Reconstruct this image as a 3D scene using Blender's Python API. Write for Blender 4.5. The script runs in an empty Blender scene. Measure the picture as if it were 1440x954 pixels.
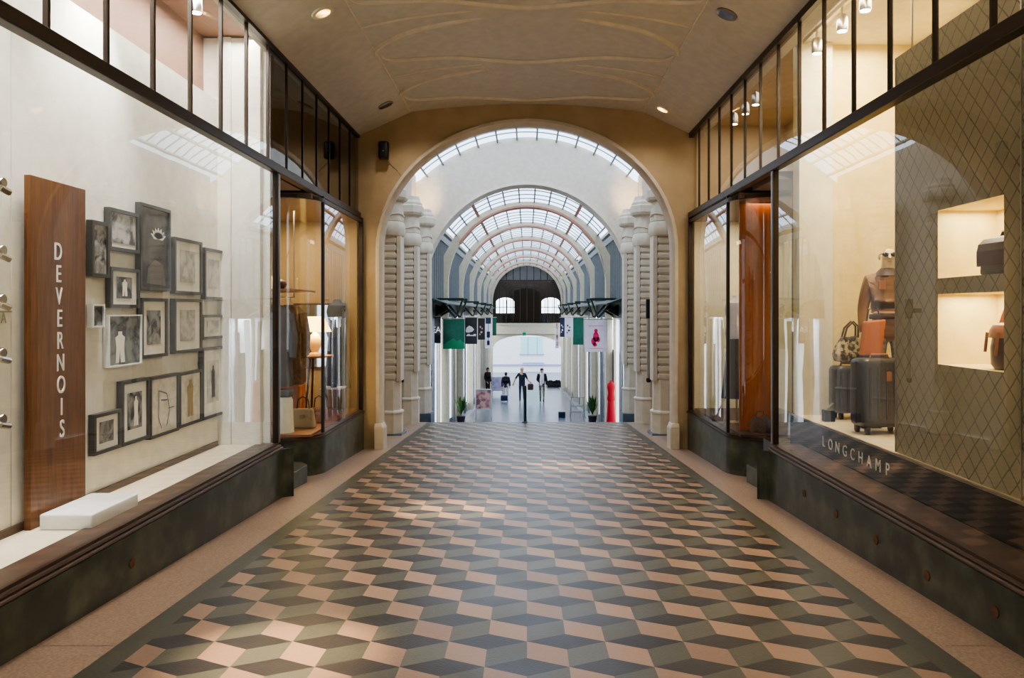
import bpy, math, random
from math import sin, cos, pi, sqrt, radians
from mathutils import Vector, Matrix
random.seed(7)
scn = bpy.context.scene
COL = scn.collection
F = 1100.0; VX, VY, CZ = 741.0, 438.0, 1.6          # focal length (px of 1440), vanishing point, eye height
SL = 0.0509                                          # the passage floor falls away from the viewer
def floor_z(y): return -SL * y
def low_z(y): return -0.95 - 0.0536 * y              # arcade floor beyond the steps
def P(x, y, Y): return Vector(((x - VX) * Y / F, Y, CZ + (VY - y) * Y / F))
def PX(x, Y): return (x - VX) * Y / F
def PZ(y, Y): return CZ + (VY - y) * Y / F

# ------------------------------------------------------------------ materials
def lin(c): 
    c = c / 255.0
    return c / 12.92 if c <= 0.04045 else ((c + 0.055) / 1.055) ** 2.4
def C(r, g, b): return (lin(r), lin(g), lin(b), 1.0)
class N:
    def __init__(s, name):
        s.m = bpy.data.materials.new(name); s.m.use_nodes = True
        s.t = s.m.node_tree; s.b = s.t.nodes['Principled BSDF']; s.out = s.t.nodes['Material Output']
    def n(s, kind, **kw):
        x = s.t.nodes.new(kind)
        for k, v in kw.items(): setattr(x, k, v)
        return x
    def l(s, a, b): s.t.links.new(a, b)
    def coord(s): return s.n('ShaderNodeTexCoord').outputs['Object']
    def math(s, op, a, b=None):
        x = s.n('ShaderNodeMath', operation=op)
        for i, v in enumerate((a, b)):
            if v is None: continue
            if isinstance(v, (int, float)): x.inputs[i].default_value = v
            else: s.l(v, x.inputs[i])
        return x.outputs[0]
def mat(name, col, rough=0.6, metal=0.0, col2=None, scale=8.0, detail=4.0, bump=0.0, emit=None, es=0.0, spec=0.5, stretch=(1,1,1), lo=0.35, hi=0.65, bscale=None):
    q = N(name); b = q.b
    b.inputs['Base Color'].default_value = col
    b.inputs['Roughness'].default_value = rough
    b.inputs['Metallic'].default_value = metal
    b.inputs['Specular IOR Level'].default_value = spec
    if col2 is None:
        col2 = tuple(min(1, c * 0.9) for c in col[:3]) + (1,)
    mp = q.n('ShaderNodeMapping'); q.l(q.coord(), mp.inputs[0]); mp.inputs['Scale'].default_value = stretch
    nz = q.n('ShaderNodeTexNoise'); nz.inputs['Scale'].default_value = scale; nz.inputs['Detail'].default_value = detail
    q.l(mp.outputs[0], nz.inputs['Vector'])
    cr = q.n('ShaderNodeValToRGB'); cr.color_ramp.elements[0].position = lo; cr.color_ramp.elements[1].position = hi
    cr.color_ramp.elements[0].color = col; cr.color_ramp.elements[1].color = col2
    q.l(nz.outputs['Fac'], cr.inputs[0]); q.l(cr.outputs[0], b.inputs['Base Color'])
    if bump:
        bp = q.n('ShaderNodeBump'); bp.inputs['Strength'].default_value = bump; bp.inputs['Distance'].default_value = 0.01
        if bscale:
            n2 = q.n('ShaderNodeTexNoise'); n2.inputs['Scale'].default_value = bscale; q.l(mp.outputs[0], n2.inputs['Vector']); q.l(n2.outputs['Fac'], bp.inputs['Height'])
        else: q.l(nz.outputs['Fac'], bp.inputs['Height'])
        q.l(bp.outputs[0], b.inputs['Normal'])
    if emit:
        b.inputs['Emission Color'].default_value = emit; b.inputs['Emission Strength'].default_value = es
    return q.m
def glass(name, tint=(1,1,1,1), ior=1.5, fr=1.0):
    q = N(name); q.t.nodes.remove(q.b)
    tr = q.n('ShaderNodeBsdfTransparent'); tr.inputs[0].default_value = tint
    gl = q.n('ShaderNodeBsdfGlossy'); gl.inputs['Roughness'].default_value = 0.0; gl.inputs['Color'].default_value = (1,1,1,1)
    fz = q.n('ShaderNodeFresnel'); fz.inputs['IOR'].default_value = ior
    # waviness of old plate glass
    nz = q.n('ShaderNodeTexNoise'); nz.inputs['Scale'].default_value = 1.3; q.l(q.coord(), nz.inputs['Vector'])
    bp = q.n('ShaderNodeBump'); bp.inputs['Strength'].default_value = 0.008; bp.inputs['Distance'].default_value = 0.1
    q.l(nz.outputs['Fac'], bp.inputs['Height']); q.l(bp.outputs[0], gl.inputs['Normal'])
    # curve-free fresnel, both faces of the sheet
    geo = q.n('ShaderNodeNewGeometry')
    dt = q.n('ShaderNodeVectorMath', operation='DOT_PRODUCT'); q.l(geo.outputs['Incoming'], dt.inputs[0]); q.l(geo.outputs['Normal'], dt.inputs[1])
    c = q.math('ABSOLUTE', dt.outputs['Value'])
    p5 = q.math('POWER', q.math('SUBTRACT', 1.0, c), 4.0)
    r = q.math('ADD', q.math('MULTIPLY', p5, 0.92 * fr), 0.07 * fr)
    mx = q.n('ShaderNodeMixShader'); q.l(r, mx.inputs[0]); q.l(tr.outputs[0], mx.inputs[1]); q.l(gl.outputs[0], mx.inputs[2])
    q.l(mx.outputs[0], q.out.inputs[0])
    return q.m
def frosted(name, tr_col, df_col, mixf=0.5):
    q = N(name); q.t.nodes.remove(q.b)
    tr = q.n('ShaderNodeBsdfTransparent'); tr.inputs[0].default_value = tr_col
    tl = q.n('ShaderNodeBsdfTranslucent'); nz = q.n('ShaderNodeTexNoise'); nz.inputs['Scale'].default_value = 1.5
    q.l(q.coord(), nz.inputs['Vector']); cr = q.n('ShaderNodeValToRGB')
    cr.color_ramp.elements[0].color = df_col; cr.color_ramp.elements[1].color = tuple(c * 0.75 for c in df_col[:3]) + (1,)
    q.l(nz.outputs['Fac'], cr.inputs[0]); q.l(cr.outputs[0], tl.inputs[0])
    mx = q.n('ShaderNodeMixShader'); mx.inputs[0].default_value = mixf
    q.l(tr.outputs[0], mx.inputs[1]); q.l(tl.outputs[0], mx.inputs[2]); q.l(mx.outputs[0], q.out.inputs[0])
    return q.m
def wood(name, a, b, scale=6.0, axis='Z', rough=0.4):
    q = N(name); mp = q.n('ShaderNodeMapping'); q.l(q.coord(), mp.inputs[0])
    mp.inputs['Scale'].default_value = {'Z': (5, 5, 0.35), 'Y': (5, 0.35, 5), 'X': (0.35, 5, 5)}[axis]
    nz = q.n('ShaderNodeTexNoise'); nz.inputs['Scale'].default_value = scale; nz.inputs['Detail'].default_value = 6; nz.inputs['Distortion'].default_value = 1.2
    q.l(mp.outputs[0], nz.inputs['Vector'])
    cr = q.n('ShaderNodeValToRGB'); cr.color_ramp.elements[0].position = .32; cr.color_ramp.elements[1].position = .68
    cr.color_ramp.elements[0].color = a; cr.color_ramp.elements[1].color = b
    q.l(nz.outputs['Fac'], cr.inputs[0]); q.l(cr.outputs[0], q.b.inputs['Base Color']); q.b.inputs['Roughness'].default_value = rough
    return q.m
def lattice(name, base, line, wy=0.15, wz=0.165):
    q = N(name); sp = q.n('ShaderNodeSeparateXYZ'); 
    nz = q.n('ShaderNodeTexNoise'); nz.inputs['Scale'].default_value = 9; q.l(q.coord(), nz.inputs['Vector'])
    q.l(q.coord(), sp.inputs[0])
    a = q.math('DIVIDE', sp.outputs[1], wy); b = q.math('DIVIDE', sp.outputs[2], wz)
    wob = q.math('MULTIPLY', nz.outputs['Fac'], 0.16)
    def line_of(v):
        f = q.math('FRACT', q.math('ADD', v, wob))
        d = q.math('ABSOLUTE', q.math('SUBTRACT', f, 0.5))
        return q.math('LESS_THAN', d, 0.05)
    m_ = q.math('MAXIMUM', line_of(q.math('ADD', a, b)), line_of(q.math('SUBTRACT', a, b)))
    n2 = q.n('ShaderNodeTexNoise'); n2.inputs['Scale'].default_value = 2.2; q.l(q.coord(), n2.inputs['Vector'])
    k = q.math('MULTIPLY', m_, q.math('MULTIPLY', n2.outputs['Fac'], 1.3))
    mx = q.n('ShaderNodeMix', data_type='RGBA'); q.l(k, mx.inputs['Factor']); mx.inputs[6].default_value = base; mx.inputs[7].default_value = line
    q.l(mx.outputs[2], q.b.inputs['Base Color']); q.b.inputs['Roughness'].default_value = 0.55
    return q.m
def picture(name, seed, dark, light, scale=3.0, lo=.4, hi=.6):
    q = N(name); mp = q.n('ShaderNodeMapping'); q.l(q.coord(), mp.inputs[0]); mp.inputs['Location'].default_value = (seed * 3.1, seed * 1.7, seed * 2.3)
    nz = q.n('ShaderNodeTexNoise'); nz.inputs['Scale'].default_value = scale; nz.inputs['Detail'].default_value = 5; nz.inputs['Distortion'].default_value = 0.6
    q.l(mp.outputs[0], nz.inputs['Vector'])
    cr = q.n('ShaderNodeValToRGB'); cr.color_ramp.elements[0].position = lo; cr.color_ramp.elements[1].position = hi
    cr.color_ramp.elements[0].color = dark; cr.color_ramp.elements[1].color = light
    q.l(nz.outputs['Fac'], cr.inputs[0]); q.l(cr.outputs[0], q.b.inputs['Base Color']); q.b.inputs['Roughness'].default_value = 0.25
    return q.m

M = {}
def tile(name, a, b):
    q = N(name)
    at = q.n('ShaderNodeAttribute'); at.attribute_name = 'tone'
    nz = q.n('ShaderNodeTexNoise'); nz.inputs['Scale'].default_value = 70; nz.inputs['Detail'].default_value = 3; q.l(q.coord(), nz.inputs['Vector'])
    n2 = q.n('ShaderNodeTexNoise'); n2.inputs['Scale'].default_value = 2.5; q.l(q.coord(), n2.inputs['Vector'])
    f = q.math('ADD', q.math('MULTIPLY', nz.outputs['Fac'], 0.45), q.math('ADD', q.math('MULTIPLY', at.outputs['Fac'], 0.5), q.math('MULTIPLY', n2.outputs['Fac'], 0.3)))
    cr = q.n('ShaderNodeValToRGB'); cr.color_ramp.elements[0].position = .25; cr.color_ramp.elements[1].position = .95
    cr.color_ramp.elements[0].color = a; cr.color_ramp.elements[1].color = b
    q.l(f, cr.inputs[0]); q.l(cr.outputs[0], q.b.inputs['Base Color'])
    rr = q.math('ADD', q.math('MULTIPLY', n2.outputs['Fac'], 0.2), 0.26); q.l(rr, q.b.inputs['Roughness'])
    q.b.inputs['Specular IOR Level'].default_value = 0.38
    bp = q.n('ShaderNodeBump'); bp.inputs['Strength'].default_value = 0.12; bp.inputs['Distance'].default_value = 0.01; q.l(nz.outputs['Fac'], bp.inputs['Height']); q.l(bp.outputs[0], q.b.inputs['Normal'])
    return q.m
M['pink'] = tile('tile_pink', C(136,108,90), C(168,134,110))
M['green'] = tile('tile_green', C(72,70,58), C(98,94,78))
M['dark'] = tile('tile_dark', C(38,33,31), C(54,46,42))
M['rust'] = mat('rust_brown', C(112,72,46), .7, col2=C(70,52,38), scale=30)
M['granite'] = mat('pink_granite', C(164,138,118), .5, col2=C(138,114,98), scale=60, bump=.1)
M['lowfloor'] = mat('arcade_floor', C(96,102,116), .24, col2=C(112,116,128), scale=3)
M['lowband'] = mat('arcade_band', C(150,154,164), .35)
M['marble'] = mat('dark_green_marble', C(52,57,50), .3, col2=C(88,92,78), scale=5, detail=8, lo=.42, hi=.72)
M['bronze'] = mat('bronze_moulding', C(80,60,48), .4, metal=.2)
M['bar'] = mat('dark_bronze_bar', C(58,46,38), .4, metal=.3)
M['steel'] = mat('brushed_steel', C(170,165,155), .28, metal=.9)
M['chrome'] = mat('chrome', C(190,182,172), .15, metal=1)
M['tan'] = mat('tan_plaster', C(184,162,128), .75, col2=C(174,152,118), scale=3)
M['white'] = mat('white_plaster', C(222,211,194), .7)
M['stone'] = mat('cream_stone', C(212,200,182), .7, col2=C(200,188,170), scale=6, bump=.06)
M['ceil'] = mat('ceiling_plaster', C(208,202,192), .7)
M['relief'] = mat('ceiling_relief', C(226,216,196), .65)
M['cream'] = mat('cream_paint', C(232,224,200), .6)
M['offwhite'] = mat('display_white', C(232,228,216), .55)
M['displayfloor'] = mat('display_floor_cream', C(226,212,186), .45)
M['yellow'] = mat('warm_cream', C(236,214,150), .6)
M['olive'] = mat('olive_brown_paint', C(150,128,92), .6)
M['taupe'] = mat('taupe_paint', C(150,116,98), .6)
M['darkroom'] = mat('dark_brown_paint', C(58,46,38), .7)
M['brown'] = mat('brown_paint', C(120,92,66), .6)
M['black'] = mat('black_paint', C(20,19,19), .4)
M['blackgloss'] = mat('black_lacquer', C(24,22,22), .12)
M['glass'] = glass('plate_glass', (.97,.985,.97,1))
M['shopglass'] = glass('shop_glass', (.96,.97,.98,1), 1.5, .3)
M['darkglass'] = glass('smoked_glass', (.35,.36,.38,1))
M['greyglass'] = glass('grey_glass', (.62,.64,.68,1))
M['frost'] = frosted('skylight_pane', (.90,.94,1,1), (.95,.97,1,1), .25)
M['sash'] = mat('grey_glazing_bar', C(138,142,146), .5)
M['salmon'] = mat('salmon_purlin', C(196,140,116), .6)
M['rib'] = mat('rib_cream', C(214,204,180), .65)
M['signwood'] = wood('sign_oak', C(118,74,36), C(84,48,24))
M['orange'] = wood('orange_veneer', C(158,86,38), C(128,64,26), scale=3, rough=.3)
M['frame'] = mat('frame_charcoal', C(56,56,56), .4)
M['matb'] = mat('passepartout', C(244,240,230), .7)
M['acryl'] = mat('white_acrylic', C(238,238,236), .25)
M['letter'] = mat('white_letter', C(240,232,224), .4)
M['silver'] = mat('silver_letter', C(224,218,206), .45)
M['lattice'] = lattice('lattice_print', C(142,131,104), C(78,64,44))
M['greenmetal'] = mat('dark_green_metal', C(34,54,50), .4)
M['gbanner'] = mat('green_banner', C(20,92,74), .6, col2=C(26,104,84))
M['gbanner2'] = mat('bright_green_print', C(40,150,104), .6)
M['kbanner'] = mat('charcoal_banner', C(44,48,54), .6)
M['wbanner'] = mat('white_banner', C(216,210,222), .6)
M['magenta'] = mat('magenta_print', C(208,20,96), .6)
M['lamp_on'] = mat('lamp_lens', C(255,240,210), .4, emit=C(255,226,180), es=14)
M['lamp_off'] = mat('lamp_lens_off', C(120,112,100), .3)
M['lamp_white'] = mat('spot_lens', C(255,250,240), .4, emit=C(255,238,205), es=25)
M['shade'] = mat('lit_lampshade', C(255,232,170), .7, emit=C(255,214,120), es=3.2)
M['mouth'] = mat('lips', C(150,92,84), .5)
M['skin'] = mat('skin', C(196,150,124), .55)
M['manne'] = mat('mannequin_cream', C(226,204,160), .4)
M['hair'] = mat('dark_hair', C(34,28,26), .6)
M['greyhair'] = mat('grey_hair', C(150,146,142), .6)
M['navy'] = mat('navy_cloth', C(28,32,48), .8)
M['blackcloth'] = mat('black_cloth', C(22,22,26), .85)
M['jean'] = mat('dark_jeans', C(40,46,66), .85)
M['lightcloth'] = mat('light_cloth', C(206,206,214), .8)
M['camo'] = mat('patterned_cloth', C(150,146,132), .85, col2=C(96,98,92), scale=14, lo=.45, hi=.55)
M['jacket'] = mat('tan_leather', C(150,110,68), .5, col2=C(118,82,50), scale=7, bump=.3)
M['darkbrown'] = mat('dark_brown_leather', C(70,44,34), .45)
M['tanbag'] = mat('tan_bag_leather', C(150,96,60), .5)
M['orangeleather'] = mat('orange_leather', C(206,116,52), .5)
M['suit'] = mat('suitcase_shell', C(54,50,52), .3)
M['snake'] = mat('snake_print', C(196,180,140), .5, col2=C(70,60,46), scale=22, lo=.46, hi=.54)
M['red'] = mat('red_cloth', C(200,24,40), .7)
M['blue'] = mat('blue_poster', C(50,96,170), .6)
M['navybox'] = mat('navy_plastic', C(20,34,66), .5)
M['coat'] = mat('brown_wool', C(140,108,82), .9, col2=C(116,90,70), scale=20)
M['coat2'] = mat('grey_wool', C(112,106,104), .9)
M['suitgrey'] = mat('suit_grey', C(78,80,84), .85)
M['beige'] = mat('beige_canvas', C(176,156,118), .8)
M['plant'] = mat('leaf_green', C(46,84,36), .6, col2=C(80,120,50), scale=12)
M['facade'] = mat('street_facade', C(238,236,232), .8)
M['cyanwin'] = mat('pale_cyan_window', C(176,226,226), .3)
M['lilac'] = mat('lilac_band', C(160,164,190), .7)
M['street'] = mat('street_asphalt', C(150,150,156), .8)
M['poster'] = mat('poster_pink', C(206,160,156), .6, col2=C(120,90,92), scale=5, lo=.45, hi=.6)
M['posterl'] = mat('poster_lavender', C(196,190,214), .6, col2=C(150,146,180), scale=4)
M['shopwhite'] = mat('far_shop_white', C(226,230,236), .6)
M['mirror'] = mat('mirror', C(200,200,190), .04, metal=1)
M['navyplinth'] = mat('blue_grey_stone', C(84,94,108), .4)
M['goodsgrey'] = mat('grey_upper_floor', C(168,166,160), .7)
M['litwhite'] = mat('glowing_window_strip', C(236,242,250), .5, emit=(.9,.95,1,1), es=.95)  # emissive strips put in for the glow of lit shop windows
M['steelblue'] = mat('steel_blue_panel', C(90,108,134), .6)
M['goods'] = mat('dark_goods', C(44,40,38), .7, col2=C(78,72,66), scale=9)

# ------------------------------------------------------------------ mesh builder
class MB:
    def __init__(s): s.v = []; s.f = []; s.mi = []; s.cur = 0
    def add(s, vs, fs):
        o = len(s.v); s.v += [Vector(v) for v in vs]
        for f in fs: s.f.append([i + o for i in f]); s.mi.append(s.cur)
        return s
    def m(s, i): s.cur = i; return s
    def box(s, x0, x1, y0, y1, z0, z1):
        if x0 > x1: x0, x1 = x1, x0
        v = [(x0,y0,z0),(x1,y0,z0),(x1,y1,z0),(x0,y1,z0),(x0,y0,z1),(x1,y0,z1),(x1,y1,z1),(x0,y1,z1)]
        return s.add(v, [(3,2,1,0),(4,5,6,7),(0,1,5,4),(1,2,6,5),(2,3,7,6),(3,0,4,7)])
    def rbox(s, c, dx, dy, dz, r=.02, n=3):          # box with rounded vertical edges and softened top
        cx, cy, cz = c
        loop = []
        for qx, qy, a0 in ((1,1,0),(-1,1,90),(-1,-1,180),(1,-1,270)):
            for i in range(n + 1):
                a = radians(a0 + 90 * i / n); loop.append((cx + qx * (dx/2 - r) + r * cos(a), cy + qy * (dy/2 - r) + r * sin(a)))
        rings = [(0, r*.6), (r*.4, r*.15), (r, 0), (dz - r, 0), (dz - r*.4, r*.15), (dz, r*.6)]
        vs = []; k = len(loop)
        for z, ins in rings:
            for x, y in loop:
                vs.append((cx + (x - cx) * (1 - ins / (dx/2)), cy + (y - cy) * (1 - ins / (dy/2)), cz + z))
        fs = [[j*k + i, j*k + (i+1) % k, (j+1)*k + (i+1) % k, (j+1)*k + i] for j in range(len(rings)-1) for i in range(k)]
        fs += [list(range(k))[::-1], [(len(rings)-1)*k + i for i in range(k)]]
        return s.add(vs, fs)
    def quad(s, a, b, c, d): return s.add([a,b,c,d], [(0,1,2,3)])
    def poly(s, pts): return s.add(pts, [tuple(range(len(pts)))])
    def prism(s, pts, d):                             # planar polygon swept by vector d
        n = len(pts); d = Vector(d); a = [Vector(p) for p in pts]; b = [p + d for p in a]
        return s.add(a + b, [tuple(range(n))[::-1], tuple(range(n, 2*n))] + [(i, (i+1) % n, n + (i+1) % n, n + i) for i in range(n)])
    def strip(s, lo, hi):                             # sheet between two polylines
        n = len(lo); return s.add(list(lo) + list(hi), [(i, i+1, n+i+1, n+i) for i in range(n-1)])
    def tube(s, pts, r, n=8, cap=True):
        pts = [Vector(p) for p in pts]; k = len(pts); rs = r if isinstance(r, (list, tuple)) else [r]*k
        vs = []; up = None
        for i, p in enumerate(pts):
            t = (pts[min(i+1,k-1)] - pts[max(i-1,0)]).normalized()
            if up is None: up = Vector((0,0,1)) if abs(t.z) < .9 else Vector((1,0,0))
            u = t.cross(up).normalized(); w = u.cross(t).normalized(); up = w
            for j in range(n):
                a = 2*pi*j/n; vs.append(p + (u*cos(a) + w*sin(a)) * rs[i])
        fs = [(i*n+j, i*n+(j+1)%n, (i+1)*n+(j+1)%n, (i+1)*n+j) for i in range(k-1) for j in range(n)]
        if cap: fs += [tuple(range(n))[::-1], tuple((k-1)*n + j for j in range(n))]
        return s.add(vs, fs)
    def lathe(s, c, prof, n=16, scale=(1,1), fn=None, axis='Z'):
        cx, cy, cz = c; vs = []
        for r, z in prof:
            for j in range(n):
                a = 2*pi*(j+.5)/n; rr = r * (fn(a, z) if fn else 1)
                if axis == 'Z': vs.append((cx + rr*cos(a)*scale[0], cy + rr*sin(a)*scale[1], cz + z))
                elif axis == 'X': vs.append((cx + z, cy + rr*cos(a), cz + rr*sin(a)))
                else: vs.append((cx + rr*cos(a), cy + z, cz + rr*sin(a)))
        k = len(prof)
        fs = [(i*n+j, i*n+(j+1)%n, (i+1)*n+(j+1)%n, (i+1)*n+j) for i in range(k-1) for j in range(n)]
        fs += [tuple(range(n))[::-1], tuple((k-1)*n+j for j in range(n))]
        return s.add(vs, fs)
    def ell(s, c, rx, ry, rz, n=12, k=8, zmin=-1.0):
        prof = []
        for i in range(k+1):
            t = zmin + (1 - zmin) * i / k; t = max(-.999, min(.999, t)); prof.append((sqrt(1 - t*t), t * rz))
        return s.lathe(c, prof, n, (rx, ry))
    def sweep(s, path, prof, closed=False):           # path of (pos, u, w): prof pts (a,b) -> pos + a*u + b*w
        vs = []; k = len(prof)
        for p, u, w in path:
            for a, b in prof: vs.append(Vector(p) + Vector(u)*a + Vector(w)*b)
        n = len(path)
        fs = [(i*k+j, i*k+(j+1)%k, (i+1)*k+(j+1)%k, (i+1)*k+j) for i in range(n-1) for j in range(k)]
        fs += [tuple(range(k))[::-1], tuple((n-1)*k+j for j in range(k))]
        return s.add(vs, fs)
    def build(s, name, mats, parent=None, smooth=False, kind=None, bevel=0):
        me = bpy.data.meshes.new(name)
        if parent is None:
            xs = [v.x for v in s.v]; ys = [v.y for v in s.v]; zs = [v.z for v in s.v]
            org = Vector(((min(xs)+max(xs))/2, (min(ys)+max(ys))/2, min(zs)))
        else:
            org = Vector((0,0,0)); p = parent
            while p: org += p.location; p = p.parent
        me.from_pydata([v - org for v in s.v], [], s.f)
        if not isinstance(mats, (list, tuple)): mats = [mats]
        for q in mats: me.materials.append(M[q] if isinstance(q, str) else q)
        for i, p in enumerate(me.polygons):
            p.material_index = min(s.mi[i], len(mats)-1); p.use_smooth = smooth
        import bmesh
        bm = bmesh.new(); bm.from_mesh(me); bmesh.ops.recalc_face_normals(bm, faces=bm.faces); bm.to_mesh(me); bm.free()
        o = bpy.data.objects.new(name, me); COL.objects.link(o)
        if smooth:
            me.set_sharp_from_angle(angle=radians(38))
        if parent is None: o.location = org
        else: o.parent = parent
        if kind: o['kind'] = kind
        if bevel:
            b = o.modifiers.new('bevel', 'BEVEL'); b.width = bevel; b.segments = 2; b.limit_method = 'ANGLE'
        return o
def struct(name, mb, mats, smooth=False, bevel=0): return mb.build(name, mats, None, smooth, 'structure', bevel)
def tag(o, label, cat, group=None, kind=None):
    o['label'] = label; o['category'] = cat
    if group: o['group'] = group
    if kind: o['kind'] = kind
    return o
def empty(name, loc, kind=None):
    o = bpy.data.objects.new(name, None); COL.objects.link(o); o.location = loc; o.empty_display_size = .1
    if kind: o['kind'] = kind
    return o
def thing(name, loc, label, cat, group=None): return tag(empty(name, loc), label, cat, group)
def copy_tree(o, parent=None):
    c = o.copy(); COL.objects.link(c)
    if parent: c.parent = parent
    for ch in list(o.children): copy_tree(ch, c)
    return c
def text_mesh(body, size, sx=1.0, ext=.004, bold=0.0):
    cu = bpy.data.curves.new('lettering', 'FONT'); cu.body = body; cu.size = size; cu.extrude = ext; cu.align_x = 'CENTER'; cu.align_y = 'CENTER'; cu.offset = bold
    o = bpy.data.objects.new('lettering_tmp', cu); COL.objects.link(o)
    bpy.context.view_layer.update()
    dg = bpy.context.evaluated_depsgraph_get(); me = o.evaluated_get(dg).to_mesh()
    vs = [Vector((v.co.x*sx, v.co.y, v.co.z)) for v in me.vertices]; fs = [tuple(p.vertices) for p in me.polygons]
    o.evaluated_get(dg).to_mesh_clear(); bpy.data.objects.remove(o); bpy.data.curves.remove(cu)
    return vs, fs
def put_text(mb, body, size, c, u, w, sx=1.0, ext=.004, bold=0.0):    # u: reading direction, w: up
    vs, fs = text_mesh(body, size, sx, ext, bold); u = Vector(u); w = Vector(w); n = u.cross(w)
    mb.add([Vector(c) + u*v.x + w*v.y + n*v.z for v in vs], fs)
def light(name, kind, loc, energy, col, rot=(0,0,0), **kw):
    L = bpy.data.lights.new(name, kind); L.energy = energy; L.color = col
    for k, v in kw.items(): setattr(L, k, v)
    o = bpy.data.objects.new(name, L); COL.objects.link(o); o.location = loc; o.rotation_euler = rot
    return o

# ------------------------------------------------------------------ camera and world
cam = bpy.data.cameras.new('camera'); cam.sensor_width = 36; cam.lens = 36 * F / 1440; cam.sensor_fit = 'HORIZONTAL'
cam.shift_x = -(VX - 720) / 1440; cam.shift_y = -(477 - VY) / 1440
co = bpy.data.objects.new('camera', cam); COL.objects.link(co); co.location = (0, 0, CZ); co.rotation_euler = (pi/2, 0, 0); scn.camera = co
wd = bpy.data.worlds.new('sky'); scn.world = wd; wd.use_nodes = True
nt = wd.node_tree; bg = nt.nodes['Background']; tc = nt.nodes.new('ShaderNodeTexCoord'); nz = nt.nodes.new('ShaderNodeTexNoise'); nz.inputs['Scale'].default_value = 2.0
cr = nt.nodes.new('ShaderNodeValToRGB'); cr.color_ramp.elements[0].color = (.62,.78,1,1); cr.color_ramp.elements[1].color = (.82,.91,1,1)
nt.links.new(tc.outputs['Generated'], nz.inputs['Vector']); nt.links.new(nz.outputs['Fac'], cr.inputs[0]); nt.links.new(cr.outputs[0], bg.inputs[0]); bg.inputs[1].default_value = 2.1
scn.view_settings.view_transform = 'AgX'
scn.view_settings.look = 'AgX - Medium High Contrast'
scn.view_settings.exposure = 0.8

# ------------------------------------------------------------------ floor of tumbling blocks
XF = 2.08; W = .43; RP = .347; RV = RP * .66; Y0F, Y1F = -3.0, 17.6
def clip(poly, k, lim, sgn):
    out = []
    for i in range(len(poly)):
        a, b = poly[i], poly[(i+1) % len(poly)]
        ia, ib = sgn*(a[k]-lim) <= 1e-9, sgn*(b[k]-lim) <= 1e-9
        if ia: out.append(a)
        if ia != ib:
            t = (lim - a[k]) / (b[k] - a[k]); out.append((a[0]+(b[0]-a[0])*t, a[1]+(b[1]-a[1])*t))
    return out
fl = MB(); tones = []
for j in range(-22, 42):
    yc = 3.96 + j * RP; hh = RV / 2
    for i in range(-7, 8):
        xc = (i + (.5 if j % 2 else 0)) * W
        L_, T_, R_, B_ = (xc-W/2, yc), (xc, yc+hh), (xc+W/2, yc), (xc, yc-hh)
        v = RP - hh
        up = lambda p: (p[0], p[1] + v)
        for mi, pl in ((2, [L_,B_,R_,T_]), (1, [L_,T_,up(T_),up(L_)]), (0, [T_,R_,up(R_),up(T_)])):
            g = .003                                   # joint
            for k, lim, sg in ((0, XF, 1), (0, -XF, -1), (1, Y1F, 1), (1, Y0F, -1)):
                if pl: pl = clip(pl, k, lim, sg)
            if len(pl) < 3: continue
            fl.m(mi).poly([(x, y, floor_z(y)) for x, y in pl]); tones.append(random.random())
for s in (-1, 1):                                      # dark green margin
    fl.m(1).quad((s*XF, Y0F, floor_z(Y0F)), (s*2.23, Y0F, floor_z(Y0F)), (s*2.23, Y1F, floor_z(Y1F)), (s*XF, Y1F, floor_z(Y1F))); tones.append(.1)
fl.m(1).quad((-2.9, Y1F, floor_z(Y1F)), (2.9, Y1F, floor_z(Y1F)), (2.9, Y1F, -1.1), (-2.9, Y1F, -1.1)); tones.append(.3)
fo = struct('floor', fl, ['pink', 'green', 'dark'])
at = fo.data.attributes.new('tone', 'FLOAT', 'FACE')
for i, t in enumerate(tones): at.data[i].value = t
for k, s in enumerate((-1, 1)):
    b = MB()
    x0, x1 = s*2.23, s*2.95
    ys = [Y0F + 1.45*i for i in range(20)]; ys = [y for y in ys if y < Y1F] + [Y1F]
    for a, c in zip(ys, ys[1:]):
        c2 = c - .006
        b.add([(x0,a,floor_z(a)),(x1,a,floor_z(a)),(x1,c2,floor_z(c2)),(x0,c2,floor_z(c2))], [(0,1,2,3)])
    b.quad((x0,Y0F,floor_z(Y0F)-.004),(x1,Y0F,floor_z(Y0F)-.004),(x1,Y1F,floor_z(Y1F)-.004),(x0,Y1F,floor_z(Y1F)-.004))
    struct('trim_%d' % (k+1), b, 'granite')
# steps down and the arcade floor
st = MB(); zt = floor_z(Y1F); ytop = Y1F; zl = low_z(20.0); n = 7
for i in range(n):
    z1 = zt + (zl - zt) * (i+1) / n
    st.box(-3.2, 3.2, Y1F + .34*i, Y1F + .34*(i+1), zl - .3, z1)
struct('trim_3', st, 'lowband')
lf = MB()
ya = Y1F + .34*n
lf.quad((-2.35, ya, low_z(ya)), (2.35, ya, low_z(ya)), (2.35, 62, low_z(62)), (-2.35, 62, low_z(62)))
lf.m(1)
for s in (-1, 1): lf.quad((s*2.35, ya, low_z(ya)), (s*4.2, ya, low_z(ya)), (s*4.2, 62, low_z(62)), (s*2.35, 62, low_z(62)))
struct('floor_arcade', lf, ['lowfloor', 'lowband'])

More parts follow.
